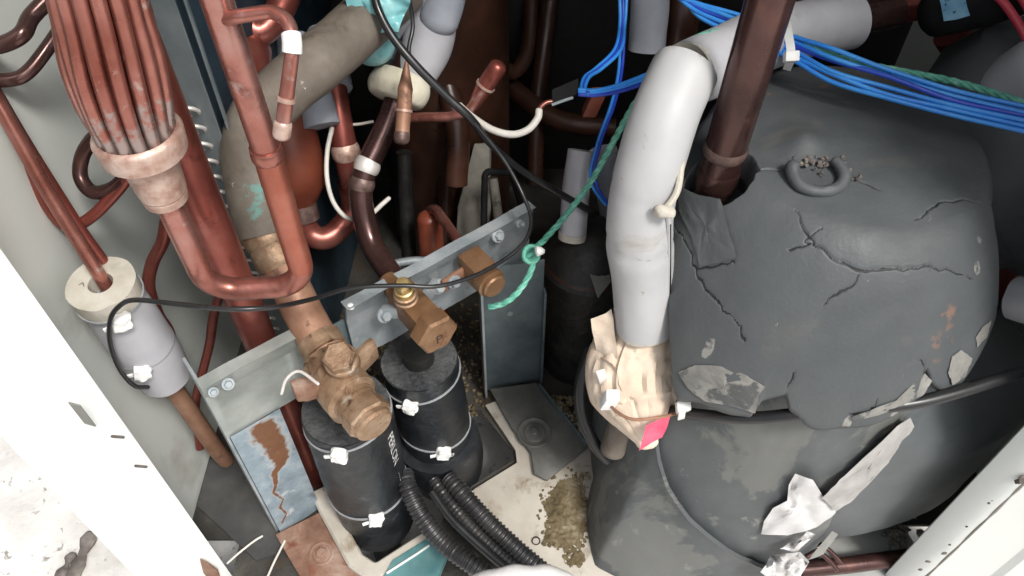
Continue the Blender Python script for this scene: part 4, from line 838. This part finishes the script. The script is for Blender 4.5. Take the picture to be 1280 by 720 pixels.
grey('grey_foam_sleeve', ((560, -30, .68), (556, 0, .68), (548, 26, .685)), .0170, 'insul_blue', 'grey foam lump at the top edge above the rounded sleeve', 'round')
grey('grey_foam_sleeve', ((500, 20, .74), (496, 60, .735), (494, 84, .73)), .0150, 'insul_blue', 'small grey sleeve just above the ivory foam ring')
# ivory foam ring with green paint
t = thing('ivory_foam_ring', 'ivory foam ring with green stains round the dark liquid pipe', 'pipe insulation'); c = at(499, 110, .70); ax = (at(500, 108, .70) - at(486, 150, .70)).normalized()
bm = bmesh.new(); P = dense([c - ax * .012, c + ax * .012], .0015); sleeve(bm, P, lambda f: .0215 + .0055 * math.sin(f * 3.1) ** .6, .0095, 48, rf=lambda f, s, a: 1 + .06 * noise.noise(V((math.cos(a) * 1.6, math.sin(a) * 1.6, s * 40)))); obj('ring', bm, 'ivory', t)
# teal plastic film
def film(name, q, mat, label, cat, amp=.006, sub=12, th=.0008, sc_=60, seed=0):
    """crumpled sheet over a four-sided patch"""
    a, b, c, d = [at(*p) for p in q]; bm = bmesh.new(); g = []
    n0 = (b - a).cross(d - a).normalized()
    for j in range(sub + 1):
        for i in range(sub + 1):
            s, t_ = i / sub, j / sub; p = a * (1 - s) * (1 - t_) + b * s * (1 - t_) + c * s * t_ + d * (1 - s) * t_
            g.append(bm.verts.new(p + n0 * (amp * noise.noise(p * sc_ + V((seed, 0, 0))) + amp * .4 * noise.noise(p * sc_ * 3)) + (b - a) * (.06 * noise.noise(p * 50 + V((seed, 5, 1)))) + (d - a) * (.06 * noise.noise(p * 50 + V((3, seed, 1))))))
    for j in range(sub):
        for i in range(sub): k = j * (sub + 1) + i; bm.faces.new((g[k], g[k + 1], g[k + sub + 2], g[k + sub + 1]))
    bmesh.ops.solidify(bm, geom=bm.faces[:], thickness=th); return one(name, bm, mat, label, cat, smooth=60)
film('teal_film', ((428, -12, .60), (514, -12, .60), (500, 40, .615), (446, 46, .62)), 'teal', 'crumpled teal plastic film round the pipe at the top', 'plastic film', .010, 16)
bm = bmesh.new(); P = cr([at(*p) for p in ((436, 44, .665), (455, 57, .67), (475, 58, .675), (493, 46, .68))], 8); sweep(bm, P, lambda f: .004 + .010 * math.sin(f * 3.1), 16, 'round'); rough(bm, .003, 60); one('teal_film', bm, 'teal', 'teal plastic pouch bulging below the taupe pipe end', 'plastic film')
grey('grey_foam_sleeve', ((520, -30, .67), (500, 0, .675), (480, 30, .69)), .018, 'insul', 'pale sleeve end wrapped by the teal film')
# ================================================================== back of the cabinet: vessels, strips
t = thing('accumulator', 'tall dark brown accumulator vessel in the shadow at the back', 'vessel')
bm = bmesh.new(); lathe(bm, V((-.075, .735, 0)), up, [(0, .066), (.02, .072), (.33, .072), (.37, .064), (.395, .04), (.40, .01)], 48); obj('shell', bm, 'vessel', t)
bm = bmesh.new(); sweep(bm, bend([V((-.075, .735, .39)), V((-.075, .735, .45)), V((-.02, .76, .45)), V((.05, .80, .42))], .03), .012, 16); obj('outlet', bm, 'vessel', t)
t = thing('receiver', 'squat brown receiver vessel with a thin copper tube between bracket and tape', 'vessel')
rc_ = V((.078, .542, 0)); bm = bmesh.new(); lathe(bm, rc_, up, [(0, .046), (.155, .048), (.158, .0505), (.162, .0505), (.165, .047), (.185, .038), (.198, .022), (.203, .006)], 48); obj('shell', bm, 'vessel_black', t)
bm = bmesh.new(); lathe(bm, rc_ + up * .1605, up, [(0, .0495), (.004, .0475), (.022, .038), (.036, .0225), (.0415, .007)], 48); obj('dome', bm, 'vessel', t)
P = cr([at(711, 352, .80), at(712, 325, .79), at(714, 300, .775), at(716, 280, .765)], 6); bm = bmesh.new(); sweep(bm, P, .0052, 14); obj('tube', bm, 'copper_dull', t)
grey('grey_foam_sleeve', ((716, 292, .765), (719, 250, .75), (723, 215, .74), (727, 188, .735)), .0128, 'insul', 'upright grey foam sleeve above the receiver vessel', 'flat')
bm = bmesh.new(); P = dense([at(715, 298, .767), at(716, 290, .764)], .003); sleeve(bm, P, .0136, .005, 24); one('foam_end', bm, 'foam', 'cream foam end of the upright grey sleeve', 'pipe insulation')
grey('grey_foam_sleeve', ((752, 190, .80), (762, 230, .82), (768, 262, .84)), .016, 'insul_blue', 'dim bluish sleeve behind the pale grey suction sleeve')
bm = bmesh.new(); plate(bm, [at(736, 338, .76), at(758, 322, .765), at(764, 352, .76), at(748, 372, .75)], .0015, .0003); one('hanging_tag', bm, 'card', 'small grey tag left of the pale grey suction sleeve', 'tag')
bm = bmesh.new(); plate(bm, [at(592, 178, .84), at(612, 180, .84), at(614, 262, .86), at(604, 325, .87), at(566, 330, .87), at(572, 262, .86)], .012, .002); rough(bm, .004, 60); one('putty_strip', bm, 'stone', 'dirty putty coloured upright strip behind the bracket', 'strip')
t = thing('wire_stand', 'thin black wire frame behind the right end of the bracket', 'frame')
bm = bmesh.new(); sweep(bm, bend([at(604, 330, .80), at(606, 214, .78), at(640, 216, .80), at(652, 260, .84)], .006), .0034, 10); obj('frame_bar', bm, 'plastic_black', t)
bm = bmesh.new(); sweep(bm, [at(630, 322, .84), at(616, 222, .80)], .005, 10); obj('frame_strut', bm, 'stone', t)
bm = bmesh.new(); sweep(bm, cr([at(490, 330, .80), at(515, 326, .80), at(540, 326, .80)], 6), .0042, 12, 'round'); one('grey_rod', bm, 'zinc', 'short grey rod on the floor left of the orange strainer', 'rod')
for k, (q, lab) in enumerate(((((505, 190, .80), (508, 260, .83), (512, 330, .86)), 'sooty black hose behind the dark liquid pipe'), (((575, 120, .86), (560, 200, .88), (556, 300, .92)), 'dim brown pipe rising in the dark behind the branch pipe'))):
    pipe(('black_tube', 'dim_pipe')[k], cr([at(*p) for p in q], 6), (.008, .012)[k], ('vessel_black', 'vessel')[k], lab, ('hose', 'pipe')[k])
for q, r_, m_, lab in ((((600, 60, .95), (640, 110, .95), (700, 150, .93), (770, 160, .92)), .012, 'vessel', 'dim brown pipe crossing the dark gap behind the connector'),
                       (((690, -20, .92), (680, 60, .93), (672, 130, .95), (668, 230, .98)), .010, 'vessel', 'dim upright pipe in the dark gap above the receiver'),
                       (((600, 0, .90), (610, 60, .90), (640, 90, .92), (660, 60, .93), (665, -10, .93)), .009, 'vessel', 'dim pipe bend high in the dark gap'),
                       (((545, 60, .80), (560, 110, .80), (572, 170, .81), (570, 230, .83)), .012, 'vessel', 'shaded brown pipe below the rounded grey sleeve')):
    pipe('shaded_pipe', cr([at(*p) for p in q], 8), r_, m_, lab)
# ================================================================== pale grey suction pipe
t = thing('suction_pipe', 'pale grey foam covered suction pipe bending beside the compressor', 'pipe')
ql = [at(*p) for p in ((806, 406, .606), (804, 350, .578), (799, 290, .545), (804, 240, .526), (817, 190, .514), (833, 140, .508), (850, 100, .510), (856, 88, .512))]
P = dense(cr(ql, 10), .004); bm = bmesh.new(); sleeve(bm, P, lambda f: .0226 - .0010 * f + .001 * math.exp(-((f - .38) / .08) ** 2), .0135, 40, rf=lambda f, s, a: 1 + .022 * noise.noise(V((math.cos(a) * 2, math.sin(a) * 2, s * 30))) - .05 * math.exp(-((f - .42 - .02 * math.sin(a)) / .014) ** 2) - .02 * math.exp(-((f - .62 - .03 * math.sin(a + 1)) / .012) ** 2)); ls = obj('sleeve', bm, 'insul_white', t)
qu = [at(*p) for p in ((862, 92, .545), (900, 76, .56), (950, 52, .585), (1010, 36, .61), (1062, 26, .625))]
PU = dense(cr(qu, 10), .004); bm = bmesh.new(); sleeve(bm, PU, lambda f: .0222 + .0010 * math.sin(f * 6), .0135, 40, rf=lambda f, s, a: 1 + .02 * noise.noise(V((math.cos(a) * 2, math.sin(a) * 2, s * 30)))); us = obj('sleeve', bm, 'insul', t)
bm = bmesh.new(); sweep(bm, dense(cr([at(806, 430, .620)] + P[::9] + [at(856, 92, .525)] + PU[2::9] + [at(1120, 14, .64)], 6), .006), .0125, 22); obj('inner_tube', bm, 'copper_dark', t)
bm = bmesh.new(); q0 = PU[0]; a0 = (PU[1] - PU[0]).normalized(); sleeve(bm, [q0 - a0 * .002, q0 + a0 * .001], .0220, .0135, 40); rough(bm, .002, 90); obj('foam_edge', bm, 'foam', us)
bm = bmesh.new(); a0 = (P[1] - P[0]).normalized(); sleeve(bm, [P[0] - a0 * .002, P[0] + a0 * .001], .0222, .0135, 40); rough(bm, .001, 90); obj('foam_edge', bm, 'foam', ls)
bm = bmesh.new(); Q = cr([at(*p) for p in ((836, 412, .592), (835, 380, .575), (836, 340, .553), (836, 285, .524), (834, 268, .515))], 8); sweep(bm, Q, .0018, 8, 'round'); obj('slit_lip', bm, 'insul_white', ls)
bm = bmesh.new(); Q = cr([at(*p) for p in ((828, 266, .505), (846, 240, .505), (852, 205, .505), (858, 170, .51), (872, 140, .512), (878, 126, .512))], 8); sweep(bm, Q, .0022, 8, 'round'); obj('slit_lip', bm, 'foam', ls)
bm = bmesh.new(); Q = cr([at(*p) for p in ((838, 405, .585), (838, 370, .567), (838, 330, .546), (838, 280, .520))], 8); sweep(bm, Q, .0006, 6); obj('slit', bm, 'plastic_black', ls)
bm = bmesh.new(); bmesh.ops.create_icosphere(bm, subdivisions=3, radius=.0062, matrix=Matrix.Translation(at(830, 263, .503)) @ Matrix.Diagonal((1.1, .8, .8, 1))); rough(bm, .003, 160); obj('foam_plug', bm, 'foam', ls)
# tape bundle at the lower end
t = thing('tape_bundle', 'bulky beige crepe tape wrapped round the suction pipe joint', 'tape')
q = [at(*p) for p in ((800, 421, .625), (796, 436, .628), (792, 460, .631), (795, 488, .634), (802, 520, .632), (809, 552, .628))]
PT = dense(cr(q, 8), .002)
bm = bmesh.new(); sweep(bm, PT, lambda f: .0295 + .0070 * math.sin(min(1, f * 1.6) * 2.2) - .026 * max(0, (f - .55) / .45) ** 1.3, 72, 'round', rf=lambda f, s, a: 1 + .16 * noise.noise(V((math.cos(a) * 1.4, math.sin(a) * 1.4, s * 16))) - .07 * max(0, .22 - abs(noise.noise(V((math.cos(a) * 3, math.sin(a) * 3, s * 22 + a * .5))))) / .22 - .03 * max(0, .2 - abs(noise.noise(V((math.cos(a) * 6, math.sin(a) * 6, s * 50 + 7))))) / .2); obj('wrap', bm, 'tape', t)
def flap(q, mat, name, parent, th=.0012, amp=.003, sub=10, curl=0):
    a, b, c, d = [at(*p) for p in q]; bm = bmesh.new(); g = []; n0 = (b - a).cross(d - a).normalized()
    for j in range(sub + 1):
        for i in range(sub + 1):
            s, t_ = i / sub, j / sub; p = a * (1 - s) * (1 - t_) + b * s * (1 - t_) + c * s * t_ + d * (1 - s) * t_
            g.append(bm.verts.new(p + n0 * (amp * noise.noise(p * 70) + curl * (2 * s - 1) ** 2) + (b - a) * (.05 * noise.noise(p * 90)) + (d - a) * (.05 * noise.noise(p * 90 + V((3, 3, 3))))))
    for j in range(sub):
        for i in range(sub): k = j * (sub + 1) + i; bm.faces.new((g[k], g[k + 1], g[k + sub + 2], g[k + sub + 1]))
    bmesh.ops.solidify(bm, geom=bm.faces[:], thickness=th); return obj(name, bm, mat, parent, 60)
flap(((738, 398, .605), (764, 386, .598), (774, 452, .607), (748, 455, .63)), 'tape', 'tape_end', t, amp=.006)
flap(((744, 446, .622), (768, 452, .604), (790, 520, .604), (764, 520, .618)), 'tape', 'tape_end', t, amp=.008)
flap(((808, 532, .598), (840, 516, .600), (828, 548, .60), (798, 562, .602)), 'pink', 'pink_end', t, amp=.002)
bm = bmesh.new(); sweep(bm, cr([at(*p) for p in ((756, 496, .606), (768, 512, .598), (790, 524, .592), (822, 522, .594), (850, 516, .605))], 8), .0012, 8); one('tie_cord', bm, 'copper_dull', 'thin brown cord tied round the beige tape bundle', 'cord')
t = thing('cable_tie', 'white tie head on the left of the beige tape bundle', 'cable tie', 'white cable ties'); bm = bmesh.new(); box(bm, at(762, 500, .600), (V((1, .2, -.3)), V((0, 1, .4)), V((.3, 0, 1))), (.0058, .0045, .0075), .0018); obj('head', bm, 'white_plastic', t); bm = bmesh.new(); box(bm, at(754, 474, .612), (V((.25, .1, -1)), V((1, .2, .2)), V((0, 1, .1))), (.014, .0035, .001), .0008); obj('strap', bm, 'white_plastic', t)
t = thing('cable_tie', 'white tie head on the right of the beige tape bundle', 'cable tie', 'white cable ties'); bm = bmesh.new(); box(bm, at(854, 508, .595), (V((1, .2, .1)), V((0, 1, .4)), V((0, -.4, 1))), (.0055, .0045, .0040), .0015); obj('head', bm, 'white_plastic', t); bm = bmesh.new(); box(bm, at(852, 519, .594), (V((.1, .1, -1)), V((1, .2, .2)), V((0, 1, .1))), (.006, .0028, .001), .0008); obj('strap', bm, 'white_plastic', t)
pipe('suction_inlet', [at(790, 500, .675), at(778, 525, .69), at(766, 562, .70)], .0112, 'taupe', 'dull grey pipe stub poking out below the tape bundle', 'pipe stub', seg=22, cap='round')
bm = bmesh.new(); P = cr([at(*p) for p in ((738, 440, .68), (726, 480, .69), (728, 520, .70), (744, 556, .71), (760, 575, .72))], 8); sweep(bm, P, .0055, 16, 'round'); one('black_tube', bm, 'cable', 'short glossy black tube standing in for the dark vessel edge left of the beige tape bundle', 'hose')  # added tube stands in for the dark edge of the vessel
# ================================================================== dark discharge pipe
p_ = oncap(900, 204); q_ = at(962, 0, p_.y / ray(962, 0).y); q_ = q_ + (q_ - p_) * 1.4
pipe('discharge_pipe', [p_ - up * .03, p_.lerp(q_, .5), q_], .0138, 'copper_dark', 'thick dark brown discharge pipe entering the compressor top', joints=[(.135, .005, .0010, 'solder_dark'), (.06, .018, .0006, 'copper_dark')], seg=36)
# ================================================================== upper right pipes
pipe('brown_pipe', cr([at(*p) for p in ((1070, 30, .66), (1100, 16, .66), (1150, 8, .66), (1230, 2, .67))], 6), .0115, 'copper_red', 'brown pipe running right from the end of the pale grey sleeve', joints=[(.2, .018, .003, 'solder_dark')])
t = thing('black_sensor_body', 'black cylinder with a blue sticker at the top right', 'sensor'); bm = bmesh.new(); P = [at(1172, 16, .62), at(1228, 4, .62), at(1270, -10, .62)]; sweep(bm, P, .0185, 24, 'round'); obj('body', bm, 'plastic_black', t)
flap(((1174, -2, .596), (1205, -6, .594), (1212, 20, .598), (1180, 27, .602)), 'label_blue', 'sticker', t, th=.0006, amp=.001)
pipe('brown_pipe', cr([at(*p) for p in ((1190, 40, .78), (1215, 80, .80), (1235, 120, .82))], 6), .018, 'copper_red', 'dim brown pipe in the gap above the green twine at right')
pipe('brown_pipe', cr([at(*p) for p in ((1290, 30, .70), (1262, 62, .73), (1232, 100, .77))], 6), .011, 'copper_red', 'dim brown pipe slanting down behind the red wire')
pipe('brown_pipe', cr([at(*p) for p in ((856, -10, .74), (852, 30, .75), (842, 80, .78))], 6), .016, 'vessel', 'dim brown upright pipe behind the bend of the pale sleeve')
pipe('brown_pipe', cr([at(*p) for p in ((1215, 330, .74), (1246, 352, .70), (1290, 372, .66))], 6), .0135, 'copper_red', 'brown pipe showing right of the compressor cap')
grey('grey_foam_sleeve', ((1228, 130, .66), (1256, 112, .63), (1300, 84, .60)), .024, 'insul', 'grey foam sleeve end at the right edge under the twine', 'round')
grey('grey_foam_sleeve', ((1268, 372, .60), (1300, 380, .585), (1330, 388, .57)), .0165, 'insul', 'pale grey sleeve end at the right edge beside the compressor')
grey('grey_foam_sleeve', ((812, -20, .72), (812, 20, .73), (808, 62, .745)), .0172, 'insul_blue', 'dim grey sleeve at the top left of the pale bend')
bm = bmesh.new(); lathe(bm, V((.425, .545, 0)), up, [(0, .085), (.30, .085), (.36, .078), (.395, .055), (.405, .02)], 56); rough(bm, .004, 22); one('wrapped_vessel', bm, 'wrap_plain', 'second dark rubber wrapped vessel behind the compressor at right', 'vessel')
flap(((1205, 28, .66), (1222, 30, .66), (1243, 52, .67), (1236, 58, .67)), 'card', 'strip', thing('metal_strip', 'thin pale metal strip among the dim pipes at top right', 'strip'), amp=.001)
# ================================================================== wires
def wire(name, q, r, mat, label, cat='wire', group=None, n=10, seg=10): return pipe(name, cr([at(*p) for p in q], n), r, mat, label, cat, group, seg, 'round')
labs = ('top', 'second', 'third', 'fourth', 'fifth', 'lowest')
for k in range(6):
    o = (k - 2.5); w_ = lambda s: o * s
    q = [(815 + 8 * k, -16 + 5 * (k % 2), .60), (872, 6 + w_(3.0) + 6, .592), (930, 34 + w_(4.6), .582), (988, 60 + w_(6.0), .566), (1040, 82 + w_(7.6) + (3 if k % 2 else -2), .55), (1110, 104 + w_(7.4) + (-4 if k == 2 else 2), .54), (1190, 128 + w_(6.0), .53), (1285, 150 + w_(6.2), .515)]
    q = [(u, v + 3.5 * noise.noise(V((u * .02, k * 3.3, 0))), d + .004 * noise.noise(V((u * .02, k * 5.3, 4)))) for u, v, d in q]
    wire('blue_wire', q, .00165, 'blue' if k != 2 else 'blue_dark', f'{labs[k]} blue wire of the loom crossing over the compressor', 'wire', 'blue wires of the loom')
t_ax = (at(1040, 82, .55) - at(930, 34, .582)).normalized()
c = at(988, 52, .580); t = thing('cable_tie', 'white cable tie holding the blue loom to the pale sleeve', 'cable tie', 'white cable ties')
bm = bmesh.new(); Q = cr([at(*p) for p in ((974, 18, .60), (982, 26, .565), (986, 45, .552), (989, 70, .550), (984, 86, .565))], 8); F = frames(Q); A_ = []
for p, (u_, v_, t_) in zip(Q, F): s_ = t_.cross(p - V((0, 0, H))).normalized(); n_ = t_.cross(s_); A_.append([bm.verts.new(p + s_ * x + n_ * y) for x, y in ((-.0028, 0), (.0028, 0), (.0028, .0012), (-.0028, .0012))])
for a, b in zip(A_[:-1], A_[1:]): skin(bm, a, b)
obj('strap', bm, 'white_plastic', t); bm = bmesh.new(); box(bm, at(989, 71, .549), (V((1, .1, 0)), V((0, .7, .7)), V((0, -.7, .7))), (.0050, .0036, .0034), .001); obj('head', bm, 'white_plastic', t)
for k in range(3):
    q = [(774 + 5 * k, -15, .66), (775 + 3 * k, 30, .66), (768 + 4 * k, 62, .655), (744 + 4 * k, 86, .645), (731 + 3 * k, 96, .64), (727 + 2 * k, 110, .635), (735, 118 - 2 * k, .63)]
    wire('blue_wire', q, .0015, ('blue', 'blue_dark', 'blue')[k], ('left', 'middle', 'right')[k] + ' blue wire dropping from the top to the black connector', 'wire', 'blue wires at the connector')
for k in range(3):
    q = [(724, 112 + 3 * k, .632), (745, 113 + 3 * k, .63), (775, 106 + 4 * k, .62), (812, 92 + 5 * k, .60), (850, 80 + 5 * k, .585)]
    wire('blue_wire', q, .0017, ('blue', 'blue', 'blue_dark')[k], ('upper', 'middle', 'lower')[k] + ' blue wire running right from the black connector', 'wire', 'blue wires at the connector')
for k in range(2):
    q = [(776 + 5 * k, 40, .668), (773 + 4 * k, 90, .675), (764 + 4 * k, 130, .69), (748 + 4 * k, 175, .705), (738 + 5 * k, 215, .715), (742 + 6 * k, 236, .72), (757 + 4 * k, 256, .74)]
    wire('blue_wire', q, .0014, ('blue', 'blue_dark')[k], ('left', 'right')[k] + ' thin blue wire hanging behind the green twine', 'wire', 'blue wires behind the twine')
t = thing('wire_connector', 'black plastic connector at the end of the blue wires', 'connector'); bm = bmesh.new(); d_ = (at(722, 108, .64) - at(690, 122, .64)).normalized(); box(bm, at(706, 116, .64), (d_, V((0, .7, .7)), V((0, -.7, .7))), (.0115, .0062, .006), .0012); obj('housing', bm, 'plastic_black', t)
bm = bmesh.new(); sweep(bm, cr([at(716, 122, .632), at(704, 126, .631), at(690, 131, .633)], 6), .0012, 8); obj('latch', bm, 'zinc', t)
bm = bmesh.new(); box(bm, at(742, 128, .665), (V((.3, 0, 1)), V((1, 0, 0)), V((0, 1, 0))), (.012, .006, .006), .002); one('orange_sensor_clip', bm, 'orange_paint', 'small orange clip behind the blue wires', 'clip')
wire('cream_wire', ((574, 132, .66), (590, 146, .655), (615, 162, .65), (640, 168, .645), (660, 162, .64), (672, 148, .637), (674, 138, .636)), .0030, 'cream_wire', 'cream sleeve hanging between the black cable and the connector', 'wire')
wire('bare_lead', ((672, 144, .637), (676, 134, .636), (684, 128, .636), (694, 127, .637)), .0021, 'copper', 'bare pink copper lead joining the cream sleeve to the connector', 'wire')
wire('cream_wire', ((415, 160, .72), (409, 190, .72), (409, 225, .72), (418, 255, .725), (436, 273, .73), (460, 270, .735), (478, 255, .735), (486, 248, .74)), .0022, 'cream_wire', 'thin cream wire looping behind the dark liquid pipe', 'wire')
wire('cream_wire', ((435, 156, .74), (450, 155, .74), (466, 152, .735)), .0014, 'cream_wire', 'short cream wire left of the dark liquid pipe', 'wire')
wire('black_cable', ((466, -20, .60), (472, 10, .60), (490, 45, .605), (520, 82, .612), (560, 122, .625), (588, 148, .635), (612, 178, .66), (650, 212, .70), (700, 242, .72), (735, 262, .74)), .0034, 'cable', 'thick black cable hanging from the top across the middle', 'cable')
wire('black_cable', ((508, -20, .615), (516, 30, .61), (512, 70, .612), (540, 105, .62), (580, 140, .632), (602, 165, .64), (630, 200, .65), (652, 240, .655), (664, 275, .65), (655, 303, .64), (628, 326, .63), (590, 346, .615), (545, 358, .60), (500, 357, .592), (440, 360, .575), (390, 374, .545), (340, 384, .50), (280, 386, .49), (220, 380, .505), (170, 375, .515), (150, 382, .518), (138, 400, .53), (138, 430, .555), (150, 462, .58), (168, 482, .60), (185, 484, .61)), .0017, 'cable', 'long thin black cable sweeping left to the grey foam sleeve', 'cable')
wire('black_cable', ((815, 508, .635), (850, 515, .612), (900, 521, .58), (950, 522, .562), (1010, 516, .545), (1060, 513, .538), (1110, 508, .535), (1160, 500, .535), (1220, 483, .54), (1300, 458, .55)), .0046, 'cable', 'glossy black cable passing round the compressor front', 'cable')
wire('red_wire', ((1236, -14, .60), (1255, 4, .60), (1272, 28, .60), (1290, 60, .60)), .0032, 'red_wire', 'left red wire at the top right corner', 'wire', 'red wires at the corner')
wire('red_wire', ((1268, -14, .60), (1280, 2, .60), (1296, 30, .60)), .0032, 'red_wire', 'right red wire at the top right corner', 'wire', 'red wires at the corner')
def twine(q, r, label):
    P = dense(cr([at(*p) for p in q], 10), .0022); F = frames(P); bm = bmesh.new(); s = 0
    for ph in (0, 2.09, 4.19):
        Q = []; s = 0
        for i, (p, (u_, v_, t_)) in enumerate(zip(P, F)):
            if i: s += (P[i] - P[i - 1]).length
            a = s * 260 + ph; Q.append(p + (u_ * math.cos(a) + v_ * math.sin(a)) * r * .5)
        sweep(bm, Q, r * .62, 8, 'round')
    return one('green_twine', bm, 'green', label, 'twine')
twine(((612, 384, .655), (632, 378, .648), (650, 362, .645), (664, 338, .645), (668, 314, .645), (680, 300, .645), (705, 272, .64), (738, 228, .63), (764, 182, .61), (784, 146, .59), (800, 120, .58), (830, 80, .565), (862, 52, .545), (900, 40, .547), (940, 38, .572), (985, 44, .575), (1012, 58, .56), (1060, 76, .552), (1120, 88, .545), (1200, 104, .54), (1290, 132, .525)), .0024, 'green twine from the bracket end up and along the blue loom')
t = thing('twine_knot', 'green twine knot with a pale end at the right end of the bracket', 'knot'); bm = bmesh.new()
for k in range(3):
    c = at(664, 318, .643); Q = [c + V((.006 * math.cos(a), .004 * math.sin(a) + .001 * k, .0055 * math.sin(a + k))) for a in [2 * math.pi * i / 14 for i in range(15)]]; sweep(bm, Q, .0019, 8, None)
obj('loops', bm, 'green', t); bm = bmesh.new(); bmesh.ops.create_icosphere(bm, subdivisions=2, radius=.0042, matrix=Matrix.Translation(at(674, 314, .632))); rough(bm, .002, 200); obj('knot_end', bm, 'white_plastic', t)
# ================================================================== lower right corner
bm = bmesh.new(); plate(bm, [atz(u, v, .010) for u, v in ((1012, 735), (1040, 640), (1058, 612), (1120, 640), (1150, 690), (1150, 740))], .008, .0015); one('pale_foot_plate', bm, 'plate_pale', 'pale grey plate on the floor beside the right post', 'plate')
t = thing('crumpled_cloth', 'white torn cloth scrap hanging on the compressor front', 'cloth')
def patch(poly, d_of, mat, name, parent, amp=.004, th=.001, sub=4):
    bm = bmesh.new(); n = len(poly); cu = sum(p[0] for p in poly) / n; cv = sum(p[1] for p in poly) / n; rings = [[(cu, cv)] * 1]
    cen = bm.verts.new(at(cu, cv, d_of(cu, cv))); prev = None; pd = []
    for i in range(n):
        a, b = poly[i], poly[(i + 1) % n]
        for k in range(4): pd.append((a[0] + (b[0] - a[0]) * k / 4 + 1.5 * noise.noise(V((i * 3.1, k, 1))), a[1] + (b[1] - a[1]) * k / 4 + 1.5 * noise.noise(V((i * 3.1, k, 7)))))
    m_ = len(pd); NRr = 7
    for j in range(1, NRr + 1):
        f = j / NRr; ring_ = []
        for (u, v) in pd: uu, vv = cu + (u - cu) * f, cv + (v - cv) * f; ring_.append(bm.verts.new(at(uu, vv, d_of(uu, vv) + amp * noise.noise(V((uu * .045, vv * .045, 2))) + amp * .4 * noise.noise(V((uu * .12, vv * .12, 5))))))
        if prev: skin(bm, prev, ring_)
        else:
            for k in range(m_): bm.faces.new((cen, ring_[k], ring_[(k + 1) % m_]))
        prev = ring_
    bmesh.ops.solidify(bm, geom=bm.faces[:], thickness=th); return obj(name, bm, mat, parent, 60)
patch([(994, 592), (1016, 600), (1030, 622), (1052, 626), (1044, 642), (1020, 660), (985, 669), (952, 668), (955, 652), (966, 635), (984, 626), (986, 606)], lambda u, v: onwrap(u, v)[2] - .010, 'cloth', 'cloth_sheet', t, amp=.009)
patch([(1138, 522), (1146, 540), (1124, 566), (1098, 592), (1068, 624), (1044, 640), (1028, 622), (1050, 600), (1078, 574), (1104, 550), (1122, 532)], lambda u, v: onwrap(u, v)[2] - .016, 'taupe', 'torn_backing', thing('torn_wrap_edge', 'peeled pale backing strip along the torn rubber wrap', 'strip'), amp=.006)
bpy.data.objects['torn_backing'].data.materials[0] = M['torn']
t = thing('foil_scrap', 'crumpled shiny foil scrap at the left end of the low copper pipe', 'foil')
patch([(964, 694), (1000, 690), (1012, 702), (1000, 722), (978, 730), (950, 716)], lambda u, v: .665, 'foil', 'foil_sheet', t, amp=.03)
patch([(975, 686), (1008, 664), (1020, 668), (996, 690)], lambda u, v: .67, 'foil', 'foil_tail', t, amp=.02)
bm = bmesh.new(); P = [at(998, 712, .728), at(1060, 706, .735), at(1160, 693, .748)]; sweep(bm, P, .0078, 20); one('copper_pipe', bm, 'copper_dark', 'dark pink copper pipe lying low beside the right post', 'pipe')
for k, (q, lab) in enumerate(((((1008, 696, .70), (1022, 690, .70), (1036, 700, .70), (1046, 712, .70)), 'thin copper tube curled under the low copper pipe'), (((1020, 684, .71), (1034, 686, .71), (1052, 704, .71)), 'second thin copper tube just behind the curled one'))):
    wire('thin_copper_tube', q, .0022, 'copper_dark', lab, 'tube', 'thin copper tubes in the corner')
patch([(1008, 702), (1040, 664), (1048, 668), (1030, 692)], lambda u, v: .68, 'card', 'card_strip', thing('grey_card_strip', 'grey card strip standing behind the foil scrap', 'strip'), amp=.003)
bm = bmesh.new()
for k in range(60): bmesh.ops.create_icosphere(bm, subdivisions=1, radius=random.uniform(.001, .004), matrix=Matrix.Translation(atz(random.gauss(1122, 9), random.gauss(668, 9), .012)))
rough(bm, .003, 200); tag(obj('corner_dirt', bm, 'stone'), 'small heap of pale dirt beside the right post', 'dirt', kind='stuff')
finish()
